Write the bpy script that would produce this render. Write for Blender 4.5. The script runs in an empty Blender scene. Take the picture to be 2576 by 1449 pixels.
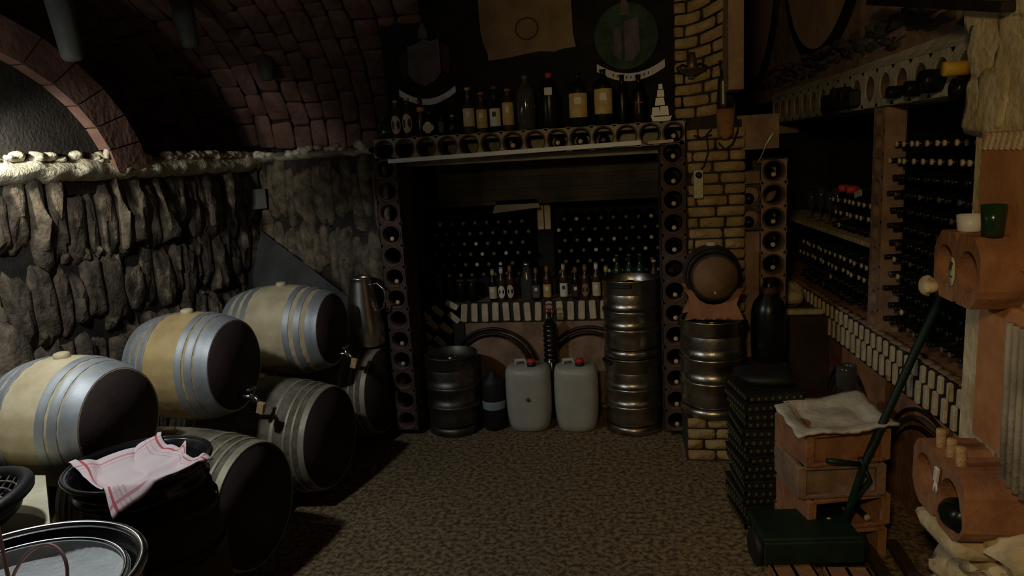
import bpy, math, random
from mathutils import Matrix, Vector, Euler, noise
PI = math.pi
rad = math.radians
C = bpy.context.scene.collection
scene = bpy.context.scene

# ------------------------------------------------------------------ camera, world, lights, exposure
cam_d = bpy.data.cameras.new('camera')
cam_d.sensor_width = 36.0
cam_d.lens = 36.0 * 1800.0 / 2576.0
cam_d.clip_start = 0.05
cam = bpy.data.objects.new('camera', cam_d)
C.objects.link(cam)
cam.location = (0, 0, 1.84)
cam.rotation_euler = (Matrix.Rotation(rad(9.5), 3, 'Z') @ Matrix.Rotation(rad(90 - 10.4), 3, 'X') @ Matrix.Rotation(rad(-3.3), 3, 'Z')).to_euler()
scene.camera = cam

world = bpy.data.worlds.new('cellar_air')
scene.world = world
world.use_nodes = True
world.node_tree.nodes['Background'].inputs[0].default_value = (1.0, 0.86, 0.72, 1)
world.node_tree.nodes['Background'].inputs[1].default_value = 0.004

def light(name, kind, loc, power, col, size=0.1, aim=None, spot=None, blend=0.2):
    d = bpy.data.lights.new(name, kind)
    d.energy = power
    d.color = col
    if kind == 'AREA':
        d.size = size
    else:
        d.shadow_soft_size = size
    if kind == 'SPOT':
        d.spot_size = spot
        d.spot_blend = blend
    o = bpy.data.objects.new(name, d)
    C.objects.link(o)
    o.location = loc
    if aim:
        o.rotation_euler = (Vector(aim) - Vector(loc)).to_track_quat('-Z', 'Y').to_euler()
    return o

COLD = (0.93, 0.97, 1.0)
WARM = (1.0, 0.72, 0.36)
light('shaded_bulb_light', 'SPOT', (-2.12, 1.95, 2.28), 46, COLD, 0.05, (-2.12, 2.0, 0.0), rad(152), 0.12)
light('ledge_lamp', 'SPOT', (-2.86, 2.72, 2.08), 34.0, (1.0, 0.97, 0.85), 0.02, (-2.98, 3.35, 1.88), rad(70), 0.9)
light('ledge_tube_light', 'POINT', (-2.66, 2.46, 2.07), 4.5, (0.95, 0.97, 0.92), 0.03)
light('added_ledge_fill', 'SPOT', (-2.72, 2.35, 2.16), 22.0, (0.97, 0.98, 0.9), 0.03, (-3.02, 4.6, 1.94), rad(34), 0.6)  # added beam without a fixture, brightens the far part of the ledge
light('warm_room_lamp', 'SPOT', (-0.3, -0.5, 2.55), 92, WARM, 0.14, (2.3, 3.9, 1.75), rad(88), 0.6)

scene.view_settings.view_transform = 'Standard'
scene.view_settings.look = 'None'
scene.view_settings.gamma = 1.0
scene.view_settings.exposure = 0.0
scene.view_settings.use_curve_mapping = False

# ------------------------------------------------------------------ materials
def mat(name, c1, c2=None, rough=0.8, metal=0.0, scale=8.0, bump=0.0, spec=0.5, detail=4.0, lo=0.35, hi=0.65, trans=0.0, alpha=1.0):
    m = bpy.data.materials.new(name)
    m.use_nodes = True
    nt = m.node_tree
    b = nt.nodes['Principled BSDF']
    b.inputs['Roughness'].default_value = rough
    b.inputs['Metallic'].default_value = metal
    b.inputs['Specular IOR Level'].default_value = spec
    b.inputs['Transmission Weight'].default_value = trans
    tc = nt.nodes.new('ShaderNodeTexCoord')
    nz = nt.nodes.new('ShaderNodeTexNoise')
    nz.inputs['Scale'].default_value = scale
    nz.inputs['Detail'].default_value = detail
    nz.inputs['Roughness'].default_value = 0.6
    nt.links.new(tc.outputs['Object'], nz.inputs['Vector'])
    rp = nt.nodes.new('ShaderNodeValToRGB')
    rp.color_ramp.elements[0].position = lo
    rp.color_ramp.elements[1].position = hi
    rp.color_ramp.elements[0].color = (*c1, 1)
    rp.color_ramp.elements[1].color = (*(c2 or [min(1, x * 1.25) for x in c1]), 1)
    nt.links.new(nz.outputs['Fac'], rp.inputs['Fac'])
    nt.links.new(rp.outputs['Color'], b.inputs['Base Color'])
    if bump:
        bp = nt.nodes.new('ShaderNodeBump')
        bp.inputs['Strength'].default_value = min(1.0, bump)
        bp.inputs['Distance'].default_value = 0.01
        n2 = nt.nodes.new('ShaderNodeTexNoise')
        n2.inputs['Scale'].default_value = scale * 4
        n2.inputs['Detail'].default_value = 6
        nt.links.new(tc.outputs['Object'], n2.inputs['Vector'])
        nt.links.new(n2.outputs['Fac'], bp.inputs['Height'])
        nt.links.new(bp.outputs['Normal'], b.inputs['Normal'])
    return m

M = {}
M['floor'] = mat('speckled_concrete', (0.08, 0.054, 0.026), (0.36, 0.255, 0.13), 0.9, scale=38, bump=0.6, detail=8, lo=0.4, hi=0.6)
M['mortar'] = mat('dark_mortar', (0.018, 0.015, 0.012), (0.04, 0.032, 0.025), 0.95, scale=12, bump=0.8)
M['stone'] = mat('tan_field_stone', (0.05, 0.038, 0.024), (0.22, 0.17, 0.115), 0.92, scale=13, bump=1.0, detail=8)
M['vault'] = mat('brown_vault_stone', (0.15, 0.075, 0.055), (0.27, 0.15, 0.115), 0.92, scale=5, bump=0.8, detail=6)
M['ledge'] = mat('rough_lime_ledge', (0.5, 0.44, 0.3), (0.85, 0.8, 0.62), 0.95, scale=14, bump=1.0, detail=8)
M['plaster'] = mat('grey_plaster', (0.22, 0.2, 0.14), (0.42, 0.38, 0.29), 0.95, scale=6, bump=0.9, detail=7)
M['slope'] = mat('blue_grey_render', (0.04, 0.04, 0.04), (0.075, 0.075, 0.078), 0.95, scale=3, bump=0.4)
M['darkwall'] = mat('dark_wall', (0.008, 0.007, 0.006), (0.02, 0.016, 0.012), 0.98, scale=6, bump=0.5)  # near-black brown base colour for back, niche and recess walls
M['brick'] = mat('buff_brick', (0.3, 0.2, 0.08), (0.47, 0.34, 0.16), 0.9, scale=14, bump=0.8, detail=7)
M['cream_brick'] = mat('cream_brick', (0.5, 0.42, 0.27), (0.68, 0.58, 0.4), 0.9, scale=16, bump=0.6)
M['terra'] = mat('terracotta', (0.24, 0.105, 0.05), (0.42, 0.2, 0.09), 0.9, scale=7, bump=0.7, detail=7)
M['clay_tube'] = mat('dark_clay_tube', (0.085, 0.046, 0.035), (0.15, 0.09, 0.068), 0.92, scale=10, bump=0.5)
M['relief'] = mat('pink_clay_render', (0.42, 0.27, 0.18), (0.62, 0.42, 0.29), 0.92, scale=3, bump=0.5, detail=8)
M['beam_plaster'] = mat('pale_beam_plaster', (0.36, 0.34, 0.24), (0.62, 0.58, 0.44), 0.95, scale=5, bump=0.8, detail=8)
M['terra_bright'] = mat('orange_clay_panel', (0.42, 0.17, 0.06), (0.6, 0.28, 0.11), 0.9, scale=4, bump=0.5, detail=6)
M['terra_dull'] = mat('dusty_terracotta', (0.2, 0.125, 0.08), (0.34, 0.22, 0.14), 0.92, scale=8, bump=0.6, detail=7)
M['terra_red'] = mat('dark_red_clay', (0.05, 0.03, 0.024), (0.095, 0.062, 0.048), 0.9, scale=9, bump=0.4)
M['rock'] = mat('yellow_beige_rock', (0.5, 0.38, 0.18), (0.78, 0.66, 0.42), 0.93, scale=7, bump=1.0, detail=8)
M['oak'] = mat('pale_oak', (0.5, 0.4, 0.22), (0.72, 0.62, 0.4), 0.6, scale=5, bump=0.25)
M['oak_amber'] = mat('amber_oak', (0.42, 0.29, 0.11), (0.6, 0.45, 0.2), 0.6, scale=5, bump=0.25)
M['oak_grey'] = mat('weathered_oak', (0.09, 0.075, 0.048), (0.25, 0.215, 0.15), 0.8, scale=9, bump=0.6, detail=7)
M['head'] = mat('shaded_barrel_head', (0.024, 0.012, 0.01), (0.04, 0.021, 0.018), 0.8, scale=5, bump=0.3)  # shade on the barrel ends is put into this dark colour
M['hoop'] = mat('galvanised_hoop', (0.36, 0.39, 0.4), (0.52, 0.55, 0.56), 0.58, 0.6, scale=8)
M['hoop_old'] = mat('tarnished_hoop', (0.34, 0.31, 0.22), (0.5, 0.46, 0.34), 0.6, 0.5, scale=12)
M['steel'] = mat('stainless_steel', (0.42, 0.4, 0.36), (0.62, 0.6, 0.55), 0.3, 1.0, scale=6)
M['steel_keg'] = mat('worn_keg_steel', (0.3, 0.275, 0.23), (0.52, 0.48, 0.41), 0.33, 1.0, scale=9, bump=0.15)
M['steel_shaded'] = mat('shaded_keg_steel', (0.1, 0.095, 0.08), (0.22, 0.2, 0.17), 0.5, 1.0, scale=9, bump=0.15)  # darker copy of the keg steel, shade painted in for the left keg
M['chrome'] = mat('polished_steel', (0.75, 0.76, 0.8), (0.85, 0.86, 0.9), 0.14, 1.0)
M['enamel'] = mat('black_enamel', (0.006, 0.006, 0.007), (0.012, 0.012, 0.014), 0.18, 0.0, scale=4)
M['black'] = mat('black_plastic', (0.006, 0.006, 0.006), (0.012, 0.012, 0.011), 0.6)
M['glass_dark'] = mat('dark_bottle_glass', (0.004, 0.005, 0.004), (0.008, 0.009, 0.006), 0.3, spec=0.35, scale=5)
M['glass_brown'] = mat('brown_bottle_glass', (0.045, 0.02, 0.008), (0.07, 0.035, 0.012), 0.25, scale=5)
M['glass_green'] = mat('green_bottle_glass', (0.01, 0.035, 0.014), (0.02, 0.06, 0.025), 0.2, scale=5)
M['glass_clear'] = mat('clear_bottle_glass', (0.16, 0.17, 0.16), (0.24, 0.25, 0.24), 0.12, trans=0.75)
M['cap'] = mat('tan_bottle_cap', (0.5, 0.4, 0.22), (0.68, 0.56, 0.34), 0.6, scale=30)
M['cap_grey'] = mat('grey_bottle_cap', (0.09, 0.085, 0.07), (0.15, 0.14, 0.115), 0.5, 0.3, scale=30)
M['cork'] = mat('cork', (0.5, 0.31, 0.13), (0.7, 0.5, 0.26), 0.9, scale=40, bump=0.6)
M['paper'] = mat('cream_label', (0.5, 0.44, 0.28), (0.68, 0.62, 0.45), 0.85, scale=22)
M['white_label'] = mat('white_label', (0.66, 0.66, 0.62), (0.8, 0.8, 0.76), 0.8, scale=20)
M['gold'] = mat('gold_label', (0.5, 0.33, 0.08), (0.66, 0.5, 0.2), 0.7, scale=22)
M['red'] = mat('red_plastic', (0.5, 0.03, 0.02), (0.62, 0.06, 0.04), 0.5)
M['valve_red'] = mat('dark_red_enamel', (0.16, 0.015, 0.012), (0.22, 0.025, 0.018), 0.5)
M['white_can'] = mat('white_polythene', (0.38, 0.38, 0.34), (0.5, 0.5, 0.45), 0.45, scale=4)
M['white_metal'] = mat('white_painted_metal', (0.82, 0.88, 0.9), (0.92, 0.96, 0.97), 0.6, scale=9)
M['ribbon'] = mat('white_ribbon_paint', (0.66, 0.64, 0.68), (0.9, 0.88, 0.92), 0.9, scale=14)
M['shield_grey'] = mat('grey_shield_paint', (0.08, 0.068, 0.072), (0.15, 0.13, 0.135), 0.85, scale=10)
M['shield_green'] = mat('green_crest_paint', (0.02, 0.045, 0.03), (0.05, 0.09, 0.06), 0.85, scale=12)
M['shield_red'] = mat('red_crest_paint', (0.045, 0.012, 0.012), (0.07, 0.02, 0.018), 0.85, scale=12)
M['parchment'] = mat('old_parchment_board', (0.2, 0.13, 0.065), (0.3, 0.21, 0.11), 0.9, scale=6, bump=0.4)
M['parchment_ink'] = mat('parchment_ink', (0.07, 0.04, 0.02), (0.11, 0.065, 0.03), 0.9)
M['iron'] = mat('black_iron', (0.02, 0.018, 0.016), (0.045, 0.04, 0.035), 0.5, 0.6)
M['bronze'] = mat('dull_bronze', (0.12, 0.08, 0.05), (0.2, 0.14, 0.09), 0.45, 0.7)
M['green_paint'] = mat('dark_green_paint', (0.003, 0.014, 0.008), (0.005, 0.028, 0.014), 0.5)
M['foam'] = mat('off_white_foam', (0.5, 0.45, 0.34), (0.75, 0.7, 0.58), 0.85, scale=9, bump=0.5)
M['wood'] = mat('brown_plank', (0.13, 0.07, 0.03), (0.22, 0.12, 0.05), 0.8, scale=5, bump=0.4)
M['dark_wood'] = mat('dark_plank', (0.03, 0.018, 0.01), (0.055, 0.032, 0.018), 0.85, scale=5, bump=0.3)
M['beam'] = mat('old_lintel_beam', (0.035, 0.03, 0.022), (0.085, 0.075, 0.052), 0.9, scale=4, bump=0.9, detail=8)
M['socket'] = mat('ivory_socket', (0.5, 0.45, 0.32), (0.6, 0.55, 0.42), 0.5)
M['table'] = mat('cream_stone_top', (0.55, 0.5, 0.34), (0.78, 0.72, 0.52), 0.85, scale=7, bump=0.4)
M['gauze'] = mat('white_paper_disc', (0.72, 0.77, 0.77), (0.88, 0.92, 0.9), 0.8, scale=12, bump=0.3)
M['cord'] = mat('reddish_cord', (0.4, 0.2, 0.16), (0.55, 0.32, 0.26), 0.6, scale=20)
M['wicker'] = mat('dark_cane', (0.08, 0.06, 0.045), (0.34, 0.31, 0.26), 0.4, scale=30)
M['wicker_black'] = mat('black_cane_rim', (0.006, 0.006, 0.006), (0.012, 0.012, 0.012), 0.5)
M['shade'] = mat('dusty_grey_shade', (0.06, 0.068, 0.064), (0.13, 0.14, 0.13), 0.7, scale=3)
M['yellow'] = mat('yellow_wooden_plug', (0.6, 0.33, 0.02), (0.72, 0.45, 0.05), 0.6, scale=10)
M['blue_label'] = mat('pale_blue_label', (0.2, 0.26, 0.28), (0.3, 0.37, 0.4), 0.6, scale=14)
M['china'] = mat('white_cup', (0.75, 0.74, 0.68), (0.85, 0.84, 0.78), 0.4)
M['slot'] = mat('olive_cap', (0.06, 0.075, 0.02), (0.12, 0.13, 0.05), 0.6, scale=30)

def towel_material():
    m = bpy.data.materials.new('striped_tea_towel')
    m.use_nodes = True
    nt = m.node_tree
    b = nt.nodes['Principled BSDF']
    b.inputs['Roughness'].default_value = 0.95
    uv = nt.nodes.new('ShaderNodeUVMap')
    sx = nt.nodes.new('ShaderNodeSeparateXYZ')
    nt.links.new(uv.outputs['UV'], sx.inputs[0])
    def ramp(src, stops):
        r = nt.nodes.new('ShaderNodeValToRGB')
        r.color_ramp.interpolation = 'CONSTANT'
        els = r.color_ramp.elements
        els[0].position, els[0].color = stops[0][0], (stops[0][1],) * 3 + (1,)
        els[1].position, els[1].color = stops[1][0], (stops[1][1],) * 3 + (1,)
        for p, v in stops[2:]:
            e = els.new(p); e.color = (v, v, v, 1)
        nt.links.new(src, r.inputs['Fac'])
        return r.outputs['Color']
    s = [(0, 0), (0.055, 0.9), (0.085, 0), (0.11, 0.35), (0.12, 0), (0.14, 0.35), (0.15, 0), (0.17, 0.35), (0.18, 0), (0.83, 0.35), (0.84, 0), (0.87, 0.3), (0.88, 0), (0.92, 0.9), (0.945, 0)]
    s2 = [(0, 0), (0.07, 0.55), (0.09, 0), (0.12, 0.3), (0.13, 0), (0.86, 0.3), (0.87, 0), (0.92, 0.6), (0.945, 0)]
    a = ramp(sx.outputs['X'], s)
    c = ramp(sx.outputs['Y'], s2)
    mx = nt.nodes.new('ShaderNodeMath'); mx.operation = 'MAXIMUM'
    nt.links.new(a, mx.inputs[0]); nt.links.new(c, mx.inputs[1])
    mix = nt.nodes.new('ShaderNodeMixRGB')
    mix.inputs[1].default_value = (0.80, 0.67, 0.67, 1)
    mix.inputs[2].default_value = (0.55, 0.06, 0.07, 1)
    nt.links.new(mx.outputs[0], mix.inputs[0])
    nt.links.new(mix.outputs[0], b.inputs['Base Color'])
    return m
M['towel'] = towel_material()

# ------------------------------------------------------------------ mesh collecting
class MB:
    def __init__(s):
        s.v = []; s.f = []; s.sm = []
    def add(s, vs, fs, smooth=True, mx=None):
        o = len(s.v)
        for p in vs:
            p = Vector(p)
            s.v.append(tuple(mx @ p if mx else p))
        for f in fs:
            s.f.append([i + o for i in f]); s.sm.append(smooth)
        return s
    def box(s, c, d, mx=None, rot=None, taper=1.0, bevel=0.0):
        x, y, z = d[0] / 2, d[1] / 2, d[2] / 2
        R = rot.to_matrix().to_4x4() if rot else Matrix.Identity(4)
        T = Matrix.Translation(c) @ R
        if mx: T = mx @ T
        if bevel <= 0:
            vs = [(i * x * (taper if k > 0 else 1), j * y * (taper if k > 0 else 1), k * z) for k in (-1, 1) for j in (-1, 1) for i in (-1, 1)]
            fs = [(0, 2, 3, 1), (4, 5, 7, 6), (0, 1, 5, 4), (2, 6, 7, 3), (0, 4, 6, 2), (1, 3, 7, 5)]
            return s.add(vs, fs, False, T)
        b = min(bevel, x * .9, y * .9, z * .9)
        rings = []
        for zz, q in ((-z, b), (-z + b, 0), (z - b, 0), (z, b)):
            X, Y = x - q, y - q
            rings.append([(-X, -Y + b * .4, zz), (-X + b * .4, -Y, zz), (X - b * .4, -Y, zz), (X, -Y + b * .4, zz), (X, Y - b * .4, zz), (X - b * .4, Y, zz), (-X + b * .4, Y, zz), (-X, Y - b * .4, zz)])
        vs = [p for r in rings for p in r]
        fs = [tuple(range(7, -1, -1)), tuple(range(24, 32))]
        for k in range(3):
            for i in range(8):
                j = (i + 1) % 8
                fs.append((k * 8 + i, k * 8 + j, k * 8 + 8 + j, k * 8 + 8 + i))
        return s.add(vs, fs, False, T)
    def lathe(s, prof, mx=None, seg=24, smooth=True, close=True, fr=None):
        vs, fs = [], []
        for r, z in prof:
            for i in range(seg):
                a = 2 * PI * i / seg
                k = fr(a, z) if fr else 1.0
                vs.append((r * k * math.cos(a), r * k * math.sin(a), z))
        for k in range(len(prof) - 1):
            for i in range(seg):
                j = (i + 1) % seg
                fs.append((k * seg + i, k * seg + j, (k + 1) * seg + j, (k + 1) * seg + i))
        if close:
            if prof[0][0] > 1e-6: fs.append(tuple(range(seg - 1, -1, -1)))
            if prof[-1][0] > 1e-6: fs.append(tuple(range((len(prof) - 1) * seg, len(prof) * seg)))
        return s.add(vs, fs, smooth, mx)
    def tube(s, pts, r, seg=8, mx=None, closed=False):
        pts = [Vector(p) for p in pts]
        n = len(pts)
        vs, fs = [], []
        up = Vector((0, 0, 1))
        prev = None
        for i, p in enumerate(pts):
            a = pts[(i - 1) % n] if (closed or i) else p
            b = pts[(i + 1) % n] if (closed or i < n - 1) else p
            t = (b - a).normalized()
            if prev is None:
                x = t.cross(up)
                if x.length < 1e-3: x = t.cross(Vector((1, 0, 0)))
            else:
                x = prev - t * prev.dot(t)
                if x.length < 1e-4: x = t.cross(up)
            x.normalize(); y = t.cross(x); prev = x
            rr = r[i] if isinstance(r, (list, tuple)) else r
            for k in range(seg):
                q = 2 * PI * k / seg
                vs.append(p + x * (rr * math.cos(q)) + y * (rr * math.sin(q)))
        m = n if closed else n - 1
        for i in range(m):
            i2 = (i + 1) % n
            for k in range(seg):
                k2 = (k + 1) % seg
                fs.append((i * seg + k, i * seg + k2, i2 * seg + k2, i2 * seg + k))
        if not closed:
            fs.append(tuple(range(seg - 1, -1, -1))); fs.append(tuple(range((n - 1) * seg, n * seg)))
        return s.add(vs, fs, True, mx)
    def prism(s, poly, z0, z1, mx=None, smooth=False):
        n = len(poly)
        vs = [(x, y, z0) for x, y in poly] + [(x, y, z1) for x, y in poly]
        fs = [tuple(range(n - 1, -1, -1)), tuple(range(n, 2 * n))] + [(i, (i + 1) % n, n + (i + 1) % n, n + i) for i in range(n)]
        return s.add(vs, fs, smooth, mx)
    def lump(s, fn, u, v, n, du, dv, dn, rng, e=0.45, nu=10, nv=6, jit=0.12, rough=0.0):
        """a rounded stone centred at (u, v, n) in the coordinates of fn(u, v, n) -> point"""
        vs, fs = [], []
        def sg(x, p): return math.copysign(abs(x) ** p, x)
        ph = rng.random() * 9
        for j in range(nv + 1):
            b = -PI / 2 + PI * j / nv
            for i in range(nu):
                a = 2 * PI * i / nu
                k = 1 + jit * math.sin(a * 2 + ph) + jit * .6 * math.sin(a * 3 + ph * 2.3)
                x = sg(math.cos(b), e * 1.3) * sg(math.cos(a), e) * k
                y = sg(math.cos(b), e * 1.3) * sg(math.sin(a), e) * k
                z = sg(math.sin(b), .8) * (1 + .3 * math.sin(a + ph))
                q = noise.noise(Vector((u * 3 + x * 1.6, v * 3 + y * 1.6, z * 1.6 + ph))) * rough
                vs.append(fn(u + x * du / 2 * (1 + q), v + y * dv / 2 * (1 + q), n + z * dn * (1 + q * 1.5)))
        for j in range(nv):
            for i in range(nu):
                i2 = (i + 1) % nu
                fs.append((j * nu + i, j * nu + i2, (j + 1) * nu + i2, (j + 1) * nu + i))
        return s.add(vs, fs, True)
    def build(s, name, m, parent=None, loc=None, rot=None):
        me = bpy.data.meshes.new(name)
        me.from_pydata(s.v, [], s.f)
        me.polygons.foreach_set('use_smooth', s.sm)
        me.materials.append(m if not isinstance(m, str) else M[m])
        me.update()
        o = bpy.data.objects.new(name, me)
        C.objects.link(o)
        if parent: o.parent = parent
        if loc: o.location = loc
        if rot: o.rotation_euler = rot
        return o

def tag(o, label, cat, group=None, kind=None):
    o['label'] = label
    o['category'] = cat
    if group: o['group'] = group
    if kind: o['kind'] = kind
    return o
def thing(name, label, cat, loc=(0, 0, 0), rot=(0, 0, 0), group=None):
    o = bpy.data.objects.new(name, None)
    C.objects.link(o)
    o.location = loc; o.rotation_euler = rot
    return tag(o, label, cat, group)
def struct(o):
    o['kind'] = 'structure'
    return o
def children_of(o, reg={}):
    return [c for c in KIDS.get(o.name, [])]
KIDS = {}
def copy_tree(root, loc, rot, label, group=None):
    r = root.copy(); C.objects.link(r)
    r.location = loc; r.rotation_euler = rot; r['label'] = label
    if group: r['group'] = group
    for ch in list(root.children):
        c = ch.copy(); C.objects.link(c); c.parent = r
        for g in list(ch.children):
            d = g.copy(); C.objects.link(d); d.parent = c
    return r
TX = Matrix.Rotation(PI / 2, 4, 'Y')      # local z -> +x
TYN = Matrix.Rotation(PI / 2, 4, 'X')     # local z -> -y
TY = Matrix.Rotation(-PI / 2, 4, 'X')     # local z -> +y
TXN = Matrix.Rotation(-PI / 2, 4, 'Y')    # local z -> -x
ORD = ['zeroth', 'first', 'second', 'third', 'fourth', 'fifth', 'sixth', 'seventh', 'eighth', 'ninth', 'tenth', 'eleventh', 'twelfth', 'thirteenth', 'fourteenth', 'fifteenth', 'sixteenth']

# ------------------------------------------------------------------ floor, walls, vault
RW = lambda y, off=0.0: 1.351 - 0.0466 * (y - 3) + off       # x of the right wall's face at depth y

struct(MB().box((-0.6, 4.2, -0.05), (6.0, 12.0, 0.1)).build('floor', 'floor'))

def stone_rows(mb, fn, u0, u1, vs, wid, rng, dn=0.03, gap=0.012, jit=0.1, nu=10, nv=6, e=0.45, calm=False):
    for (v0, v1) in vs:
        u = u0 + rng.random() * wid * .3
        while u < u1:
            w = wid * rng.uniform(.7, 1.35)
            a = rng.uniform(-.12, .12) * (v1 - v0); b = rng.uniform(-.12, .12) * (v1 - v0)
            sh = rng.uniform(-.13, .13) * (v1 - v0); hh = (v1 - v0) * rng.uniform(.7, 1.2)
            top = min(v1 + .03, (v0 + v1) / 2 + sh + hh / 2); bot = (v0 + v1) / 2 + sh - hh / 2
            mb.lump(fn, u + w / 2, (top + bot) / 2, 0, w - gap, top - bot - gap, dn * rng.uniform(.6, 2.0), rng, e, nu, nv, jit, .12 if calm else .35)
            if not calm and rng.random() < .5: mb.lump(fn, u + rng.uniform(0, w), v0 + rng.uniform(-.03, .05), 0, w * rng.uniform(.3, .6), w * rng.uniform(.3, .8), dn, rng, .6, nu, nv, jit, .3)
            u += w
rng = random.Random(5)
# left wall: long upright field stones
fl = lambda u, v, n: (-3.02 + n, u, v)
LR = [(1.42, 1.88), (1.02, 1.42), (0.6, 1.02), (0.2, 0.6), (-0.05, 0.2)]
mb = MB(); stone_rows(mb, fl, 0.9, 5.6, LR, 0.135, rng, .035, nu=16, nv=8)
wl = struct(MB().box((-3.12, 3.2, .97), (0.2, 4.9, 1.98)).build('wall_left', 'mortar'))
mb.build('stonework', 'stone', wl)
# oblique back left wall
pa, pb = Vector((-3.06, 5.62, 0)), Vector((-1.62, 4.56, 0))
dd = (pb - pa).normalized(); nn = Vector((dd.y, -dd.x, 0))
fd = lambda u, v, n: tuple(pa + dd * u + nn * n + Vector((0, 0, v)))
L = (pb - pa).length
mb = MB(); stone_rows(mb, fd, 0.0, L - .02, [(1.42, 1.9), (1.0, 1.42), (0.6, 1.0), (0.15, 0.6)], 0.12, rng, .034, nu=16, nv=8, calm=True)
wb = struct(MB().prism([tuple((pa)[:2]), tuple(pb[:2]), tuple((pb - nn * .2)[:2]), tuple((pa - nn * .2)[:2])], 0, 1.95).build('wall_back_left', 'mortar'))
mb.build('stonework', 'stone', wb)
# plaster slope leaning in the corner
sl = MB()
q = [pa + dd * .03 + nn * .09, pa + dd * 1.45 + nn * .09, pa + dd * 1.3 + nn * .16, pa + dd * .03 + nn * .35 + Vector((.05, 0, 0))]
vs = [(p.x, p.y, 0) for p in q] + [(q[0].x, q[0].y, 1.42), (q[1].x, q[1].y, .93), (q[2].x, q[2].y, .9), (q[3].x, q[3].y, .95)]
sl.add(vs, [(0, 1, 2, 3), (4, 7, 6, 5), (0, 4, 5, 1), (1, 5, 6, 2), (2, 6, 7, 3), (3, 7, 4, 0)], False)
struct(sl.build('wall_corner_slope', 'slope'))
# lime ledge along both left walls
def rough_band(fn, u0, u1, prof, m, name, seed, step=.035, amp=.022):
    r = random.Random(seed); vs, fs = [], []
    n = int((u1 - u0) / step)
    k = len(prof)
    for i in range(n + 1):
        u = u0 + (u1 - u0) * i / n
        for j, (nn_, v) in enumerate(prof):
            a = amp * (noise.noise(Vector((u * 7, v * 9, seed))) + .8 * noise.noise(Vector((u * 22, v * 20, seed + 3))))
            b = amp * (noise.noise(Vector((u * 9, v * 7, seed + 9))))
            if j in (0, k - 1): a = b = 0
            vs.append(fn(u, v + b, nn_ + a))
    for i in range(n):
        for j in range(k - 1):
            fs.append((i * k + j, (i + 1) * k + j, (i + 1) * k + j + 1, i * k + j + 1))
    o = MB().add(vs, fs, True).build(name, m)
    return struct(o)
prof = [(0.0, 1.835), (0.04, 1.845), (0.07, 1.865), (0.085, 1.885), (0.085, 1.905), (0.07, 1.925), (0.05, 1.945), (0.03, 1.955), (0.0, 1.965), (-.1, 1.97)]
rough_band(fl, 0.9, 5.66, prof, 'ledge', 'trim_1', 3)
rough_band(fd, -0.03, L + .02, [(a * .7, 1.965 - (1.965 - b) * .45) for a, b in prof], 'plaster', 'trim_2', 8)
# gnarled lumps along the ledge top
mb = MB()
for i in range(60):
    u = rng.uniform(2.6, 5.5)
    mb.lump(fl, u, 1.968 + rng.uniform(-.01, .015), .03, rng.uniform(.05, .13), rng.uniform(.03, .07), .03, rng, .7, 8, 5)
for i in range(24):
    mb.lump(fd, rng.uniform(0.05, L - .05), 1.965 + rng.uniform(-.01, .02), .04, rng.uniform(.05, .1), rng.uniform(.03, .06), .03, rng, .7, 8, 5)
struct(mb.build('trim_3', 'ledge'))
# vault over the left bay: springs from the back ledge and rises towards the room
VP_ = [(0, 5.95, 1.9), (.45, 5.72, 2.28), (.95, 5.35, 2.6), (1.5, 4.85, 2.86), (2.1, 4.27, 3.04), (2.8, 3.58, 3.14), (3.6, 2.8, 3.2), (4.6, 1.8, 3.22), (7.5, -1.1, 3.22)]
def vault_pt(x, s, n):
    for i in range(len(VP_) - 1):
        a, b = VP_[i], VP_[i + 1]
        if s <= b[0] or i == len(VP_) - 2:
            t = (s - a[0]) / (b[0] - a[0])
            y = a[1] + (b[1] - a[1]) * t; z = a[2] + (b[2] - a[2]) * t
            ty, tz = b[1] - a[1], b[2] - a[2]
            l = math.hypot(ty, tz)
            return (x, y + n * (-tz / l), z + n * (ty / l))
fv = lambda u, v, n: vault_pt(u + 0.16 * v, v, n)
vs, fs = [], []
for i, (s_, y, z) in enumerate(VP_):
    vs += [(-5.2, y + .02, z + .03), (-1.45, y + .02, z + .03)]
for i in range(len(VP_) - 1):
    fs.append((2 * i, 2 * i + 1, 2 * i + 3, 2 * i + 2))
ceil = struct(MB().add(vs, fs, False).box((0.6, 4.6, 3.4), (4.4, 12.0, 0.1)).build('ceiling', 'mortar'))
mb = MB()
u = -5.6
while u < -1.5:
    w = rng.uniform(.13, .2)
    s_ = rng.random() * .2 + .05
    while s_ < 4.4:
        l_ = rng.uniform(.16, .34)
        if -5.1 < u + .16 * s_ < -1.5:
            mb.lump(fv, u + w / 2, s_ + l_ / 2, 0, w - .004, l_ - .006, .016, rng, .3, 14, 5, .05, .15)
        s_ += l_
    u += w
mb.build('stonework', 'vault', ceil)
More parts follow.
